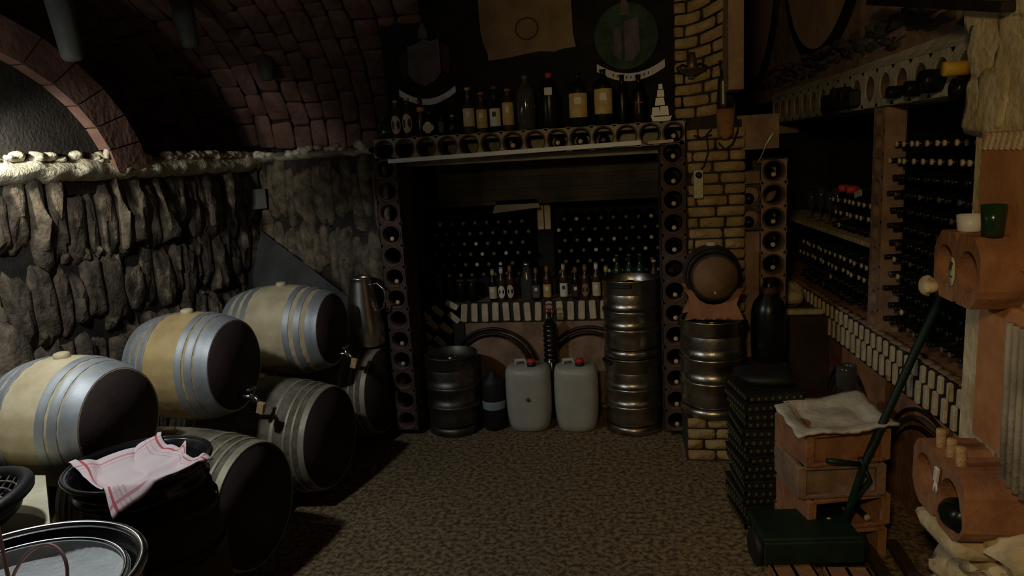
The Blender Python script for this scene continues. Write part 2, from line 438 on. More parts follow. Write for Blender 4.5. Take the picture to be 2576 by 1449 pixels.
# blind arch of voussoirs on the left wall above the ledge
mb = MB()
cy, cz, R0 = 2.6, 1.62, 1.25
for i in range(16):
    a = rad(8 + i * 10)
    a2 = rad(8 + (i + .94) * 10)
    pts = []
    for (r_, aa) in ((R0, a), (R0, a2), (R0 + .28, a2), (R0 + .28, a)):
        pts.append((cy + r_ * math.cos(aa), cz + r_ * .62 * math.sin(aa) + .15))
    mb.add([(-3.02, p[0], p[1]) for p in pts] + [(-2.93, p[0], p[1]) for p in pts], [(0, 1, 2, 3), (4, 7, 6, 5), (0, 4, 5, 1), (1, 5, 6, 2), (2, 6, 7, 3), (3, 7, 4, 0)], False)
mb.build('arch_stones', 'vault', wl)
pts = [(cy + R0 * math.cos(rad(a)), cz + R0 * .62 * math.sin(rad(a)) + .15) for a in range(0, 181, 6)]
pts = [(max(1.3, a), b) for a, b in pts]
MB().add([(-3.0, a, b) for a, b in pts] + [(-3.08, a, b) for a, b in pts], [tuple(range(len(pts))), tuple(range(2 * len(pts) - 1, len(pts) - 1, -1))]).build('lunette_infill', 'mortar', wl)
MB().box((-3.3, 1.2, 2.6), (.5, 1.6, 1.4)).build('lunette_infill', 'mortar', wl)
# wall above and behind the niche
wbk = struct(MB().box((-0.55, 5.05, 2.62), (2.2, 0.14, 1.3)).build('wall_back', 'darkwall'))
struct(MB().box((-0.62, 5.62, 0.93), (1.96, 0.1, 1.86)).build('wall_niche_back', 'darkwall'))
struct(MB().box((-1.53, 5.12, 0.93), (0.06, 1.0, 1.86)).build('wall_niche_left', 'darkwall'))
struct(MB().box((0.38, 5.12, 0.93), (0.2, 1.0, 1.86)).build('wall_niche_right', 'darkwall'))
struct(MB().box((-0.6, 4.82, 1.975), (2.0, 0.6, 0.03)).box((-0.62, 5.1, 1.83), (1.84, 0.9, 0.04)).build('trim_4', 'plaster'))

# ------------------------------------------------------------------ holed masonry strips and clay tubes
def holed_strip(centres, axis, r, half, depth, mx, name, m, outline=None):
    """a masonry strip in the local xz plane facing -y with round holes; centres are (x, z)"""
    b = MB(); seg = 20
    for (cx, cz_) in centres:
        vs = []
        for i in range(seg):
            a = 2 * PI * i / seg
            c_, s_ = math.cos(a), math.sin(a)
            k = 1 / max(abs(c_), abs(s_))
            vs.append((cx + half[0] * c_ * k, 0, cz_ + half[1] * s_ * k))
        for yy in (0, depth):
            for i in range(seg):
                a = 2 * PI * i / seg
                vs.append((cx + r * math.cos(a), yy, cz_ + r * math.sin(a)))
        fs = []
        for i in range(seg):
            j = (i + 1) % seg
            fs.append((i, j, seg + j, seg + i))
            fs.append((seg + i, seg + j, 2 * seg + j, 2 * seg + i))
        fs.append(tuple(range(2 * seg, 3 * seg)))
        b.add(vs, fs, False, mx)
    xs = [c[0] for c in centres]; zs = [c[1] for c in centres]
    x0, x1, z0, z1 = min(xs) - half[0], max(xs) + half[0], min(zs) - half[1], max(zs) + half[1]
    t = .004
    for c_, d_ in (((x0 + t / 2, depth / 2, (z0 + z1) / 2), (t, depth, z1 - z0)), ((x1 - t / 2, depth / 2, (z0 + z1) / 2), (t, depth, z1 - z0)),
                   (((x0 + x1) / 2, depth / 2, z0 + t / 2), (x1 - x0, depth, t)), (((x0 + x1) / 2, depth / 2, z1 - t / 2), (x1 - x0, depth, t)),
                   (((x0 + x1) / 2, depth + .004, (z0 + z1) / 2), (x1 - x0, .004, z1 - z0))):
        b.box(c_, d_, mx)
    o = b.build(name, m)
    return o

tube_m = MB().lathe([(.064, 0), (.066, .006), (.066, .24), (.058, .24), (.057, .004), (.060, 0), (.064, 0)], TY, 20, close=False)
TUBE = None
def clay_tube(loc, rot, label, group, m='terra_dull'):
    """mouth at loc looking along local -y"""
    global TUBE
    if TUBE is None:
        TUBE = tube_m.build('clay_tube', 'clay_tube')
        o = TUBE
    else:
        o = TUBE.copy(); C.objects.link(o)
    o.location = loc; o.rotation_euler = rot
    return tag(o, label, 'clay tube', group)

# lying bottle: cap at local origin pointing along -y, body behind
BOT = {}
def bottle_protos():
    for key, gm, cm in (('tan', 'glass_dark', 'cap'), ('grey', 'glass_dark', 'cap_grey'), ('dark', 'glass_dark', 'iron')):
        t = bpy.data.objects.new('wine_bottle', None); C.objects.link(t)
        MB().lathe([(.0125, .0), (.0135, .02), (.014, .06), (.02, .1), (.036, .135), (.0375, .16), (.0375, .29), (.03, .298), (0, .298)], TY, 14).build('glass_body', gm, t)
        MB().lathe([(0, -.006), (.0135, -.006), (.0145, -.002), (.0145, .004), (.0142, .004)], TY, 12).build('cap', cm, t)
        BOT[key] = [t, False]
bottle_protos()
def wine_bottle(kind, loc, rot, label, group):
    p = BOT[kind]
    if not p[1]:
        p[1] = True
        o = p[0]; o.location = loc; o.rotation_euler = rot
        return tag(o, label, 'bottle', group)
    o = copy_tree(p[0], loc, rot, label, group)
    o['category'] = 'bottle'
    return o

PT = .141
# left column of the niche frame (x -1.52), right column (x 0.275), row above
zs_col = [0.115 + PT * i for i in range(13)]
YF = 4.45
struct(holed_strip([(-1.52, z) for z in zs_col], 'z', .067, (.078, PT / 2), .26, Matrix.Translation((0, YF, 0)), 'trim_5', 'terra_red'))
struct(holed_strip([(0.275, z) for z in zs_col], 'z', .067, (.078, PT / 2), .26, Matrix.Translation((0, YF, 0)), 'trim_6', 'terra_red'))
xs_row = [-1.38 + .1385 * i for i in range(12)]
struct(holed_strip([(x, 1.925) for x in [-1.5185] + xs_row + [.2820]], 'x', .0665, (.0693, .072), .26, Matrix.Translation((0, YF, 0)), 'trim_7', 'plaster'))
nz_ = len(zs_col)
left_b = {7: 'cap_grey', 10: 'tan', 9: 'tan', 5: 'grey', 4: 'tan'}
for i, z in enumerate(reversed(zs_col)):
    clay_tube((-1.52, YF - .004, z), (0, 0, 0), 'clay tube in the column left of the niche, %s from the top' % ORD[i + 1], 'clay tubes of the left column')
    if i in (3, 5, 6, 8, 9):
        wine_bottle('tan', (-1.52 + .003 * (i % 3), YF + .02, z - .027), (0, 0, 0), 'bottle lying in the left column, %s tube from the top' % ORD[i + 1], 'bottles lying in the left column')
    clay_tube((.275, YF - .004, z), (0, 0, 0), 'clay tube in the column right of the niche, %s from the top' % ORD[i + 1], 'clay tubes of the right column')
    if i not in (5,):
        wine_bottle('tan', (.277, YF + .005, z - .02 - .006 * (i % 2)), (0, 0, 0), 'bottle lying in the right column, %s tube from the top' % ORD[i + 1], 'bottles lying in the right column')
for i, x in enumerate([-1.5185] + xs_row + [.2820]):
    clay_tube((x, YF - .004, 1.925), (0, 0, 0), 'clay tube in the row above the niche, %s from the left' % ORD[i + 1], 'clay tubes above the niche')
    if i in (6, 8, 9, 10, 13):
        wine_bottle('tan' if i != 10 else 'grey', (x, YF + .012, 1.925 - .018), (0, 0, 0), 'bottle lying in the row above the niche, %s tube from the left' % ORD[i + 1], 'bottles lying above the niche')
# white painted strip under the row
o = MB().box((-0.70, YF - .012, 1.866), (1.58, .022, .026), rot=Euler((0, rad(-0.9), 0))).build('batten', 'white_metal')
tag(o, 'long white painted batten fixed under the row of clay tubes', 'batten')
o = MB().box((.205, YF - .012, 1.876), (.15, .02, .018), rot=Euler((0, rad(-1.5), 0))).build('batten', 'paper')
tag(o, 'short cream batten piece at the right end of the long white one', 'batten')

# ------------------------------------------------------------------ brick pillar and plinth
def bricks(fn, u0, u1, z0, z1, rng, bl=.2, bh=.062, joint=.008, dn=.016, slope=None, mb=None):
    mb = mb or MB()
    row = 0; z = z0
    while z + bh <= z1 + .02:
        u = u0 - (bl * .5 if row % 2 else 0) - rng.random() * .03
        while u < u1:
            l_ = bl * rng.uniform(.75, 1.15)
            a, b = max(u, u0), min(u + l_, u1)
            if b - a > .03:
                mb.lump(fn, (a + b) / 2, z + bh / 2 + (slope(( a + b) / 2, z) if slope else 0), 0, b - a - joint, bh - joint, dn, rng, .25, 12, 4, .03)
            u += l_
        z += bh; row += 1
    return mb
rb = random.Random(12)
pil = struct(MB().prism([(.352, 4.47), (.60, 4.47), (.60, 5.4), (.352, 5.4)], 0, 3.25).prism([(.6, 4.47), (.675, 4.47), (.675, 5.4), (.6, 5.4)], 0, 1.98).build('wall_pillar', 'mortar'))
mb = bricks(lambda u, v, n: (u, 4.47 - n, v), .355, .70, .62, 1.98, rb, .2, .066)
bricks(lambda u, v, n: (u, 4.47 - n - max(0, u - .33) ** 2 * 2.2 * max(0, v - 1.9), v + max(0, u - .36) ** 1.6 * 1.0 * min(1, (v - 2) * 1.2 + .15)), .29, .635, 2.0, 3.1, rb, .17, .066, mb=mb)
mb.build('brickwork', 'brick', pil)
pl = struct(MB().box((.56, 4.29, .13), (.50, .36, .26)).build('trim_8', 'mortar'))
bricks(lambda u, v, n: (u, 4.11 - n, v), .31, .81, .005, .26, rb, .2, .066).build('brickwork', 'brick', pl)
# clay block masonry right of the pillar
zs2 = [0.40 + PT * i for i in range(10)]
struct(holed_strip([(.865, z) for z in zs2], 'z', .067, (.078, PT / 2), .26, Matrix.Translation((0, 4.5, 0)), 'trim_9', 'terra_dull'))
struct(holed_strip([(.725, z) for z in zs2[7:9]], 'z', .067, (.062, PT / 2), .26, Matrix.Translation((0, 4.49, 0)), 'trim_10', 'terra_red'))
struct(MB().box((.865, 4.63, .165), (.156, .26, .33)).box((.76, 4.64, 1.9), (.26, .3, .2)).box((.75, 4.66, 1.0), (.1, .26, 1.34)).build('wall_pillar_side', 'terra_dull'))
struct(MB().box((.95, 6.45, 1.98), (.9, .3, .16)).build('trim_16', 'terra_dull'))
struct(MB().box((1.5, 6.65, 1.0), (2.2, .1, 2.0)).box((.9, 10.3, 2.2), (2.4, .1, 4.4)).build('wall_side_bay_back', 'darkwall'))
struct(MB().box((.60, 4.52, 2.78), (.08, .7, 1.3)).build('wall_side_bay_left', 'terra_dull'))
for i, z in enumerate(reversed(zs2)):
    clay_tube((.865, 4.496, z), (0, 0, 0), 'clay tube in the column right of the brick pillar, %s from the top' % ORD[i + 1], 'clay tubes right of the brick pillar')
    if i in (0, 2, 3, 4, 6, 7):
        wine_bottle('tan', (.867, 4.52, z - .022), (0, 0, 0), 'bottle lying right of the brick pillar, %s tube from the top' % ORD[i + 1], 'bottles lying right of the brick pillar')
for i, z in enumerate(reversed(zs2[7:9])):
    clay_tube((.725, 4.486, z), (0, 0, 0), '%s clay tube set into the right edge of the brick pillar' % ('upper', 'lower')[i], 'clay tubes in the pillar edge')
    o = MB().lathe([(0, -.03), (.022, -.03), (.036, .02), (.037, .2), (0, .2)], TY, 14).build('dark_bottle', 'glass_dark', loc=(.722, 4.5, z - .02))
    tag(o, 'dark bottle base poking from the %s tube in the pillar edge' % ('upper', 'lower')[i], 'bottle', 'bottles in the pillar edge')

# ------------------------------------------------------------------ niche back counter with arches
cn = struct(MB().box((-.62, 5.3, .4), (1.78, .56, .8)).build('wall_counter', 'terra_dull'))
mb = MB(); md = MB()
md.box((-.62, 5.012, .735), (1.78, .02, .15))
x = -1.2; k = 0
rn = random.Random(4)
while x < .2:
    mb.box((x, 4.998, .735 + rn.uniform(-.004, .004)), (.047, .03, .138), rot=Euler((0, rad(rn.uniform(-3, 3) + max(0, -1.0 - x) * 40), 0)), bevel=.008)
    x += .078
for (cx_, cz_, a) in [(-1.40, .755, -42), (-1.28, .70, -42), (-1.29, .795, -30), (-1.45, .655, -42), (-1.345, .62, -42), (-1.40, .52, -44), (-1.5, .72, -42), (-1.46, .45, -44), (-1.5, .57, -42)]:
    mb.box((cx_, 4.998, cz_), (.1, .03, .045), rot=Euler((0, rad(-a), 0)), bevel=.008)
md.box((-1.36, 5.012, .6), (.3, .02, .36))
mb.build('cream_bricks', 'cream_brick', cn)
md.build('border_mortar', 'black', cn)
for i, (cx_, cz_) in enumerate(((-1.0, .29), (-.3, .29))):
    mm = Matrix.Translation((cx_, 5.0, cz_)) @ TYN
    md = MB().lathe([(0, 0), (.262, 0), (.262, .03), (.24, .036), (0, .036)], mm, 40)
    d = md.build('arch_face', 'terra_dull', cn)
    MB().tube([(cx_ + .285 * math.cos(a * PI / 20), 4.985, cz_ + .285 * math.sin(a * PI / 20)) for a in range(21)], .014, 8).build('arch_ring', 'iron', cn)
    MB().tube([(cx_ + .325 * math.cos(a * PI / 20), 4.985, cz_ + .325 * math.sin(a * PI / 20)) for a in range(21)], .012, 8).build('arch_ring', 'iron', cn)
# lintel at the back of the niche
li = struct(MB().box((-.54, 5.25, 1.66), (1.64, .24, .32)).build('wall_lintel', 'beam'))
mb = MB(); rr = random.Random(3)
for zz in (1.56, 1.64, 1.72, 1.79):
    mb.box((-.54 + rr.uniform(-.02, .02), 5.125, zz), (1.62, .012, rr.uniform(.05, .068)), bevel=.004)
mb.build('boards', 'beam', li)
o = MB().prism([(-.97, 1.44), (-.62, 1.47), (-.66, 1.58), (-.92, 1.57)], -5.16, -5.13, Matrix.Rotation(PI / 2, 4, 'X')).build('wall_plaster_patch', 'plaster', li)
# posts and bottle racks
p = struct(MB().box((-.615, 5.43, 1.12), (.12, .2, .62)).build('wall_rack_post', 'darkwall'))
MB().box((-.642, 5.32, 1.385), (.045, .03, .19), bevel=.006).box((-.59, 5.32, 1.385), (.045, .03, .19), bevel=.006).build('cream_bricks', 'cream_brick', p)
rk = random.Random(9)
def rack(x0, n_even, rows, z0, name, side):
    for r_ in range(rows):
        n_ = n_even - (1 if r_ % 2 else 0)
        for c_ in range(n_):
            x = x0 + .0405 + c_ * .0885 + (.0442 if r_ % 2 else 0)
            z = z0 + .0385 + r_ * .0775
            rn_ = rows - r_
            wine_bottle('grey' if rk.random() < .85 else 'tan', (x, 5.19 + rk.uniform(-.008, .012), z + rk.uniform(-.001, .001)), (0, 0, 0),
                        'bottle in the %s niche stack, %s row down, %s from the left' % (side, ORD[rn_], ORD[c_ + 1]), 'bottles stacked on the %s of the niche' % side)
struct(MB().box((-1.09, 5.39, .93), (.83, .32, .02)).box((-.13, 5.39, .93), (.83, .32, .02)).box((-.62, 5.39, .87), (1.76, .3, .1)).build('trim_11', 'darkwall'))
rack(-1.47, 9, 6, .945, 'l', 'left')
rack(-.54, 9, 6, .945, 'r', 'right')

# ------------------------------------------------------------------ kegs
def keg(loc, h, r, label, group=None, rot=0, m='steel_keg'):
    t = thing('beer_keg', label, 'keg', loc, (0, 0, rot), group)
    H = h
    prof = [(r * .9, .0), (r * .97, .006), (r * .97, .05), (r * .9, .058)]
    body = [(r * .80, .05), (r * .93, .07)]
    n = 3
    z0, z1 = .07, H - .09
    for i in range(n):
        a = z0 + (z1 - z0) * i / n; b = z0 + (z1 - z0) * (i + 1) / n
        body += [(r * .945, a + .01), (r * .95, (a + b) / 2), (r * .945, b - .022)]
        if i < n - 1: body += [(r * .985, b - .014), (r * 1.0, b), (r * .985, b + .012)]
    body += [(r * .93, z1), (r * .86, z1 + .03), (r * .5, z1 + .045), (0, z1 + .047)]
    MB().lathe(body, None, 40).build('body', m, t)
    MB().lathe(prof + [(r * .86, .058), (r * .86, .006), (r * .9, 0)], None, 40, close=False).build('foot_ring', m, t)
    top = [(r * .93, z1 - .005), (r * .965, z1 + .005), (r * .965, H - .012), (r * .985, H - .006), (r * .965, H), (r * .93, H - .004), (r * .925, z1 + .01)]
    MB().lathe(top, None, 40, close=False).build('top_ring', m, t)
    MB().lathe([(.034, z1 + .045), (.034, z1 + .06), (.022, z1 + .065), (.016, z1 + .062), (0, z1 + .062)], None, 16).build('valve', 'steel', t)
    hd = MB()
    for a0 in (20, 200):
        vs = []
        for k in range(9):
            a = rad(a0 - 22 + 44 * k / 8)
            vs.append((r * .99 * math.cos(a), r * .99 * math.sin(a), H - .035))
        hd.tube(vs, .011, 6)
    hd.build('hand_hole', 'black', t)
    return t
keg((.005, 4.64, 0), .515, .19, 'lower steel keg of the two-keg stack beside the right tube column')
keg((.003, 4.64, .515), .515, .188, 'upper steel keg of the two-keg stack beside the right tube column', rot=.9)
keg((-1.22, 4.6, 0), .55, .185, 'shaded steel keg on the floor beside the left tube column', rot=2.2, m='steel_shaded')
keg((.475, 4.255, .262), .585, .195, 'bright steel keg standing on the brick plinth of the pillar', rot=-.7)

# small cask on its cradle on that keg
t = thing('wine_cradle', 'scalloped terracotta cradle holding the small cask on the steel keg', 'cradle', (.475, 4.255, .848))
pts = [(-.165, 0), (-.15, .035), (-.125, .09), (-.14, .14), (-.17, .185), (-.1, .175)]
for k in range(9):
    a = PI + PI * k / 8
    pts.append((.115 * math.cos(a) + .0, .19 + .10 * math.sin(a)))
pts += [(.1, .175), (.17, .185), (.14, .14), (.125, .09), (.15, .035), (.165, 0), (.1, .0), (.08, .018), (.06, 0), (.04, .018), (.0, 0), (-.04, .018), (-.06, 0), (-.1, .012)]
MB().prism(pts, .085, .11, TYN @ Matrix.Identity(4)).build('front_board', 'terra', t)
MB().prism(pts, -.11, -.085, TYN).build('rear_board', 'terra', t)
MB().box((0, 0, .012), (.2, .2, .02)).build('base_rail', 'terra', t)

def barrel(loc, rotz, L_, rh, rb_, wood, hoopm, label, name='wine_barrel', hoops=((.0, .06), (.145, .034), (.245, .034)), group=None, headm='head', tap=None, bung=True, vertical=None, seg=72):
    """axis along local x, head that faces +x at the origin's x; centre height 0"""
    t = thing(name, label, 'barrel', loc, (0, 0, rotz), group)
    def R(s):      # s from 0 (front head) to L_
        q = (s - L_ / 2) / (L_ / 2)
        return rh + (rb_ - rh) * (1 - q * q) ** .9 if abs(q) < 1 else rh
    fr = lambda a, z: 1 - (.008 if int(round(a / (2 * PI / seg))) % 3 == 0 else 0)
    prof = [(rh * .93, -.02), (rh * .93, .004), (rh * .985, .0)]
    n = 18
    prof = [(R(L_ * i / n), L_ * i / n) for i in range(n + 1)]
    inner = [(rh - .022, L_), (rh - .022, L_ - .03), (0, L_ - .03)]
    MB().lathe([(rh - .012, .02), (rh - .012, 0)] + prof + inner, TXN, seg, close=False, fr=fr).build('staves', wood, t)
    MB().lathe([(0, .0), (rh - .006, .0), (rh - .006, .014), (0, .014)], Matrix.Translation((.0015, 0, 0)) @ TXN, 48).build('head', headm, t)
    for side in (0, 1):
        for (s0, w) in hoops:
            a, b = (s0 * L_ , s0 * L_ + w) if side == 0 else (L_ - s0 * L_ - w, L_ - s0 * L_)
            e = .0035
            MB().lathe([(R(a) - .001, a), (R(a) + e, a), (R(a) + e, a + .0012), (R((a + b) / 2) + e, (a + b) / 2), (R(b) + e, b - .0012), (R(b) + e, b), (R(b) - .001, b)], TXN, 56, close=False).build('hoop', hoopm, t)
    if bung:
        MB().lathe([(.032, -.01), (.03, .016), (.02, .02), (0, .02)], Matrix.Translation((-L_ / 2, 0, rb_)), 14).build('bung', 'oak', t)
    if tap:
        k = MB().tube([(-.01, 0, -rh * .72), (.09, 0, -rh * .72)], .013, 8)
        k.tube([(.07, 0, -rh * .72 - .03), (.07, 0, -rh * .72 + .03)], .014, 8).tube([(.085, 0, -rh * .72), (.1, 0, -rh * .72 - .02), (.1, 0, -rh * .72 - .06)], .011, 8)
        tp = k.build('tap', 'steel', t)
        MB().box((.07, 0, -rh * .72 + .042), (.022, .06, .016), bevel=.005).build('tap_handle', 'steel', tp)
        MB().box((.12, -.012, -rh * .72 - .055), (.035, .028, .06), rot=Euler((0, .3, 0)), bevel=.004).build('wooden_plug', 'cork', tp)
    return t
TILT = rad(-7)
barrel((-2.05, 2.47, .875), rad(-4), .47, .215, .268, 'oak', 'hoop', 'pale oak barrel nearest the left edge, top tier, dark head')
barrel((-1.97, 3.21, .885), rad(-3), .47, .228, .275, 'oak_amber', 'hoop', 'amber oak barrel in the middle of the top tier, tap on its head', tap=True)
barrel((-1.77, 3.97, .88), rad(-3), .62, .215, .275, 'oak', 'hoop', 'farthest oak barrel of the top tier, below the grey slope', tap=True)
HL = ((.0, .03), (.07, .012), (.12, .012), (.2, .02))
barrel((-1.68, 2.76, .365), TILT, .84, .278, .325, 'oak_grey', 'hoop_old', 'weathered barrel on the floor behind the black tub', hoops=HL)
barrel((-1.66, 3.55, .365), TILT, .84, .278, .325, 'oak_grey', 'hoop_old', 'weathered barrel in the middle of the floor row', hoops=HL)
barrel((-1.63, 4.36, .365), TILT, .80, .278, .325, 'oak_grey', 'hoop_old', 'weathered barrel at the far end of the floor row, steel jug on top', hoops=HL)
mb = MB()
tr = thing('barrel_cradle', 'dark timber rails on the floor under the lower barrel row', 'cradle', (0, 0, 0))
MB().box((-1.9, 3.4, .025), (.09, 2.6, .05)).build('rail', 'dark_wood', tr)
MB().box((-2.3, 3.4, .025), (.09, 2.6, .05)).build('rail', 'dark_wood', tr)
b = barrel((.475, 4.10, 1.105), -PI / 2, .32, .125, .165, 'dark_wood', 'iron', 'small dark cask with a brown head on the terracotta cradle', name='small_cask', hoops=((.02, .03), (.16, .025)), headm='wood', seg=48)
MB().tube([(.0, 0, -.085), (.03, 0, -.085)], .008, 8).build('tap', 'cork', b)

# steel jug on the far lower barrel
t = thing('steel_jug', 'tapered stainless steel jug standing on the far floor barrel', 'jug', (-1.735, 4.40, .672))
MB().lathe([(.0, 0), (.12, 0), (.13, .01), (.128, .13), (.115, .19), (.075, .42), (.074, .44), (.078, .45), (.07, .45), (.069, .43), (.1, .2), (.11, .03), (0, .02)], None, 36).build('body', 'steel', t)
MB().tube([(.07, -.02, .4), (.12, -.03, .41), (.165, -.035, .37), (.17, -.035, .31), (.15, -.03, .25), (.105, -.02, .22)], .007, 8).build('handle', 'steel', t)

# ------------------------------------------------------------------ jerrycans and other floor things in the niche
def jerrycan(x, w, label, blemish):
    t = thing('jerrycan', label, 'jerrycan', (x, 4.64, 0), group='white jerrycans in the niche')
    def ring(k, z, d=1.0):
        n = 28; out = []
        for i in range(n):
            a = 2 * PI * i / n
            out.append((math.copysign(abs(math.cos(a)) ** .72, math.cos(a)) * w / 2 * k, math.copysign(abs(math.sin(a)) ** .72, math.sin(a)) * .13 * k, z))
        return out
    rs = [(.72, 0), (.84, .008), (.92, .05), (.98, .12), (1.0, .2), (1.0, .33), (.985, .345), (.985, .355), (.985, .40), (.93, .43), (.8, .442), (0.02, .445)]
    vs = [p for k, z in rs for p in ring(k, z)]
    fs = [tuple(range(27, -1, -1))]
    for k in range(len(rs) - 1):
        for i in range(28):
            j = (i + 1) % 28
            fs.append((k * 28 + i, k * 28 + j, k * 28 + 28 + j, k * 28 + 28 + i))
    MB().add(vs, fs, True).build('body', 'white_can', t)
    MB().tube([(-.08, 0, .435), (-.08, 0, .475), (-.02, 0, .48), (.0, 0, .435)], .013, 8).build('handle', 'white_can', t)
    MB().lathe([(.03, .44), (.03, .465), (.024, .467), (0, .467)], Matrix.Translation((.03, -.03, 0)), 18).build('neck', 'black', t)
    MB().lathe([(.029, .467), (.027, .49), (0, .492)], Matrix.Translation((.03, -.03, 0)), 16).build('cap', 'red', t)
    if blemish:
        MB().lathe([(.014, 0), (.013, .012), (0, .013)], Matrix.Translation((.01, -.128, .24)) @ TYN, 12).build('stopper', 'wood', t)
    return t
jerrycan(-.70, .31, 'white jerrycan with a red cap and a brown stopper mark, left one', True)
jerrycan(-.375, .295, 'plain white jerrycan with a red cap, next to the stacked kegs', False)
t = thing('canister', 'black canister with a pale blue label between keg and jerrycans', 'canister', (-.945, 4.62, 0))
MB().lathe([(.07, 0), (.078, .02), (.078, .32), (.07, .36), (.03, .38), (.03, .41), (0, .41)], None, 28).build('body', 'black', t)
MB().lathe([(.0787, .15), (.0792, .152), (.0792, .205), (.0787, .207)], None, 28, close=False).build('label', 'blue_label', t)
t = thing('gas_bottle', 'slim black ribbed bottle with a red valve wheel behind the jerrycans', 'gas bottle', (-.56, 4.86, 0))
pr = [(.055, 0), (.06, .01), (.06, .4)]
for k in range(8): pr += [(.052, .41 + k * .035), (.05, .425 + k * .035), (.042, .432 + k * .035)]
pr += [(.03, .70), (.014, .72), (.014, .76), (0, .76)]
MB().lathe(pr, None, 24).build('body', 'enamel', t)
w = MB().tube([(.035 * math.cos(a * PI / 8), 0, .78 + .035 * math.sin(a * PI / 8)) for a in range(16)], .006, 6, closed=True).tube([(-.03, 0, .78), (.03, 0, .78)], .005, 6)
w.tube([(0, 0, .70), (0, 0, .78)], .012, 8)
w.build('valve_wheel', 'valve_red', t)

# ------------------------------------------------------------------ standing bottles
def std_bottle(name, loc, h, r, neck, glass, label, cat='bottle', lab=None, cap=None, group=None, laby=(.12, .55), lw=1.0, shoulder=.62, capr=1.25, caph=.05):
    t = thing(name, label, cat, loc, group=group)
    nr = neck
    pr = [(r * .9, 0), (r, h * .03), (r, h * shoulder), (r * .9, h * (shoulder + .06)), (r * .5, h * (shoulder + .15)), (nr, h * (shoulder + .2)), (nr, h * .97), (nr * 1.15, h * .975), (nr * 1.15, h), (0, h)]
    MB().lathe(pr, None, 22).build('glass_body', glass, t)
    if lab:
        lm, kind = lab
        z0, z1 = h * laby[0], h * laby[1]
        if kind == 'band':
            b = MB(); vs, fs = [], []
            n = 14
            for i in range(n + 1):
                a = -PI / 2 + (i / n - .5) * PI * .95 * lw
                for z in (z0, z1): vs.append(((r + .001) * math.cos(a), (r + .001) * math.sin(a), z))
            for i in range(n): fs.append((2 * i, 2 * i + 2, 2 * i + 3, 2 * i + 1))
            b.add(vs, fs, True)
        else:
            b = MB(); n = 20; vs = [(0, -(r + .0022), (z0 + z1) / 2)]; fs = []
            for i in range(n):
                a = 2 * PI * i / n
                k = 1.0
                if kind == 'quatre': k = .84 + .16 * abs(math.cos(2 * a)) ** .6
                ang = math.cos(a) * lw * k
                z = (z0 + z1) / 2 + math.sin(a) * (z1 - z0) / 2 * k
                vs.append(((r + .0015) * math.sin(ang), -(r + .0015) * math.cos(ang), z))
            for i in range(n): fs.append((0, i + 1, (i + 1) % n + 1))
            b.add(vs, fs, True)
        lo = b.build('label', lm, t)
        if kind == 'band' and z1 - z0 > .08:
            MB().box((0, -(r + .0022), z0 + (z1 - z0) * .68), (r * .7, .0012, (z1 - z0) * .28)).build('emblem', 'white_label' if lm != 'white_label' else 'parchment_ink', lo)
    if cap:
        MB().lathe([(nr * capr, h * (1 - caph)), (nr * capr, h * 1.005), (nr * capr * .8, h * 1.012), (0, h * 1.012)], None, 14).build('cap', cap, t)
    return t
SZ = 1.998
SY = 4.6
# shelf above the niche, left to right
t = thing('glass_carboy', 'dim round glass carboy at the left end of the upper shelf', 'carboy', (-1.53, SY, SZ))
MB().lathe([(.05, 0), (.065, .02), (.068, .06), (.05, .1), (.02, .125), (.02, .15), (0, .15)], None, 22).build('glass_body', 'glass_green', t)
std_bottle('round_bottle', (-1.455, SY - .03, SZ), .235, .036, .013, 'glass_brown', 'brown bottle with a rounded pale label, left of a matching pair', lab=('paper', 'oval'), laby=(.1, .6), cap='gold', lw=.95)
std_bottle('round_bottle', (-1.38, SY - .03, SZ), .245, .036, .013, 'glass_brown', 'brown bottle with a rounded pale label, right of a matching pair', lab=('paper', 'oval'), laby=(.12, .6), cap='gold', lw=.95)
std_bottle('slim_bottle', (-1.31, SY + .03, SZ), .26, .028, .014, 'glass_brown', 'slim brown bottle with an orange neck label beside the rounded pair', lab=('gold', 'band'), laby=(.62, .72))
t = thing('round_flask', 'squat black flask with a pale four-lobed label on the upper shelf', 'bottle', (-1.235, SY - .03, SZ))
MB().lathe([(.04, 0), (.06, .015), (.062, .05), (.05, .09), (.02, .11), (.016, .15), (.018, .155), (0, .155)], None, 26).build('glass_body', 'glass_dark', t)
vs = [(0, -.0655, .052)]; n = 32; fs = []
for i in range(n):
    a = 2 * PI * i / n
    k = .030 + .007 * abs(math.cos(2 * a)) ** .7
    x_, z_ = k * math.cos(a), k * math.sin(a)
    vs.append((x_, -math.sqrt(max(0, .064 ** 2 - x_ * x_)), .052 + z_))
for i in range(n): fs.append((0, i + 1, (i + 1) % n + 1))
MB().add(vs, fs, True).build('label', 'paper', t)
std_bottle('small_bottle', (-1.16, SY - .03, SZ), .12, .026, .012, 'glass_dark', 'small dark bottle with a grey oval label beside the squat flask', lab=('shield_grey', 'oval'), laby=(.15, .75), lw=.8)
std_bottle('small_bottle', (-1.09, SY - .02, SZ), .13, .03, .014, 'glass_dark', 'small dark blue bottle with a silvery cap on the upper shelf', cap='steel', shoulder=.5, caph=.2)
std_bottle('liqueur_bottle', (-.985, SY, SZ), .285, .036, .014, 'glass_clear', 'tall clear bottle with a cream picture label on the upper shelf', lab=('paper', 'band'), laby=(.16, .55), cap='gold', lw=1.0, shoulder=.55)
std_bottle('swing_top_bottle', (-.90, SY, SZ), .25, .034, .015, 'glass_brown', 'brown swing-top bottle with a brown and gold label', lab=('gold', 'band'), laby=(.12, .58), cap='terra', lw=.95, shoulder=.6)
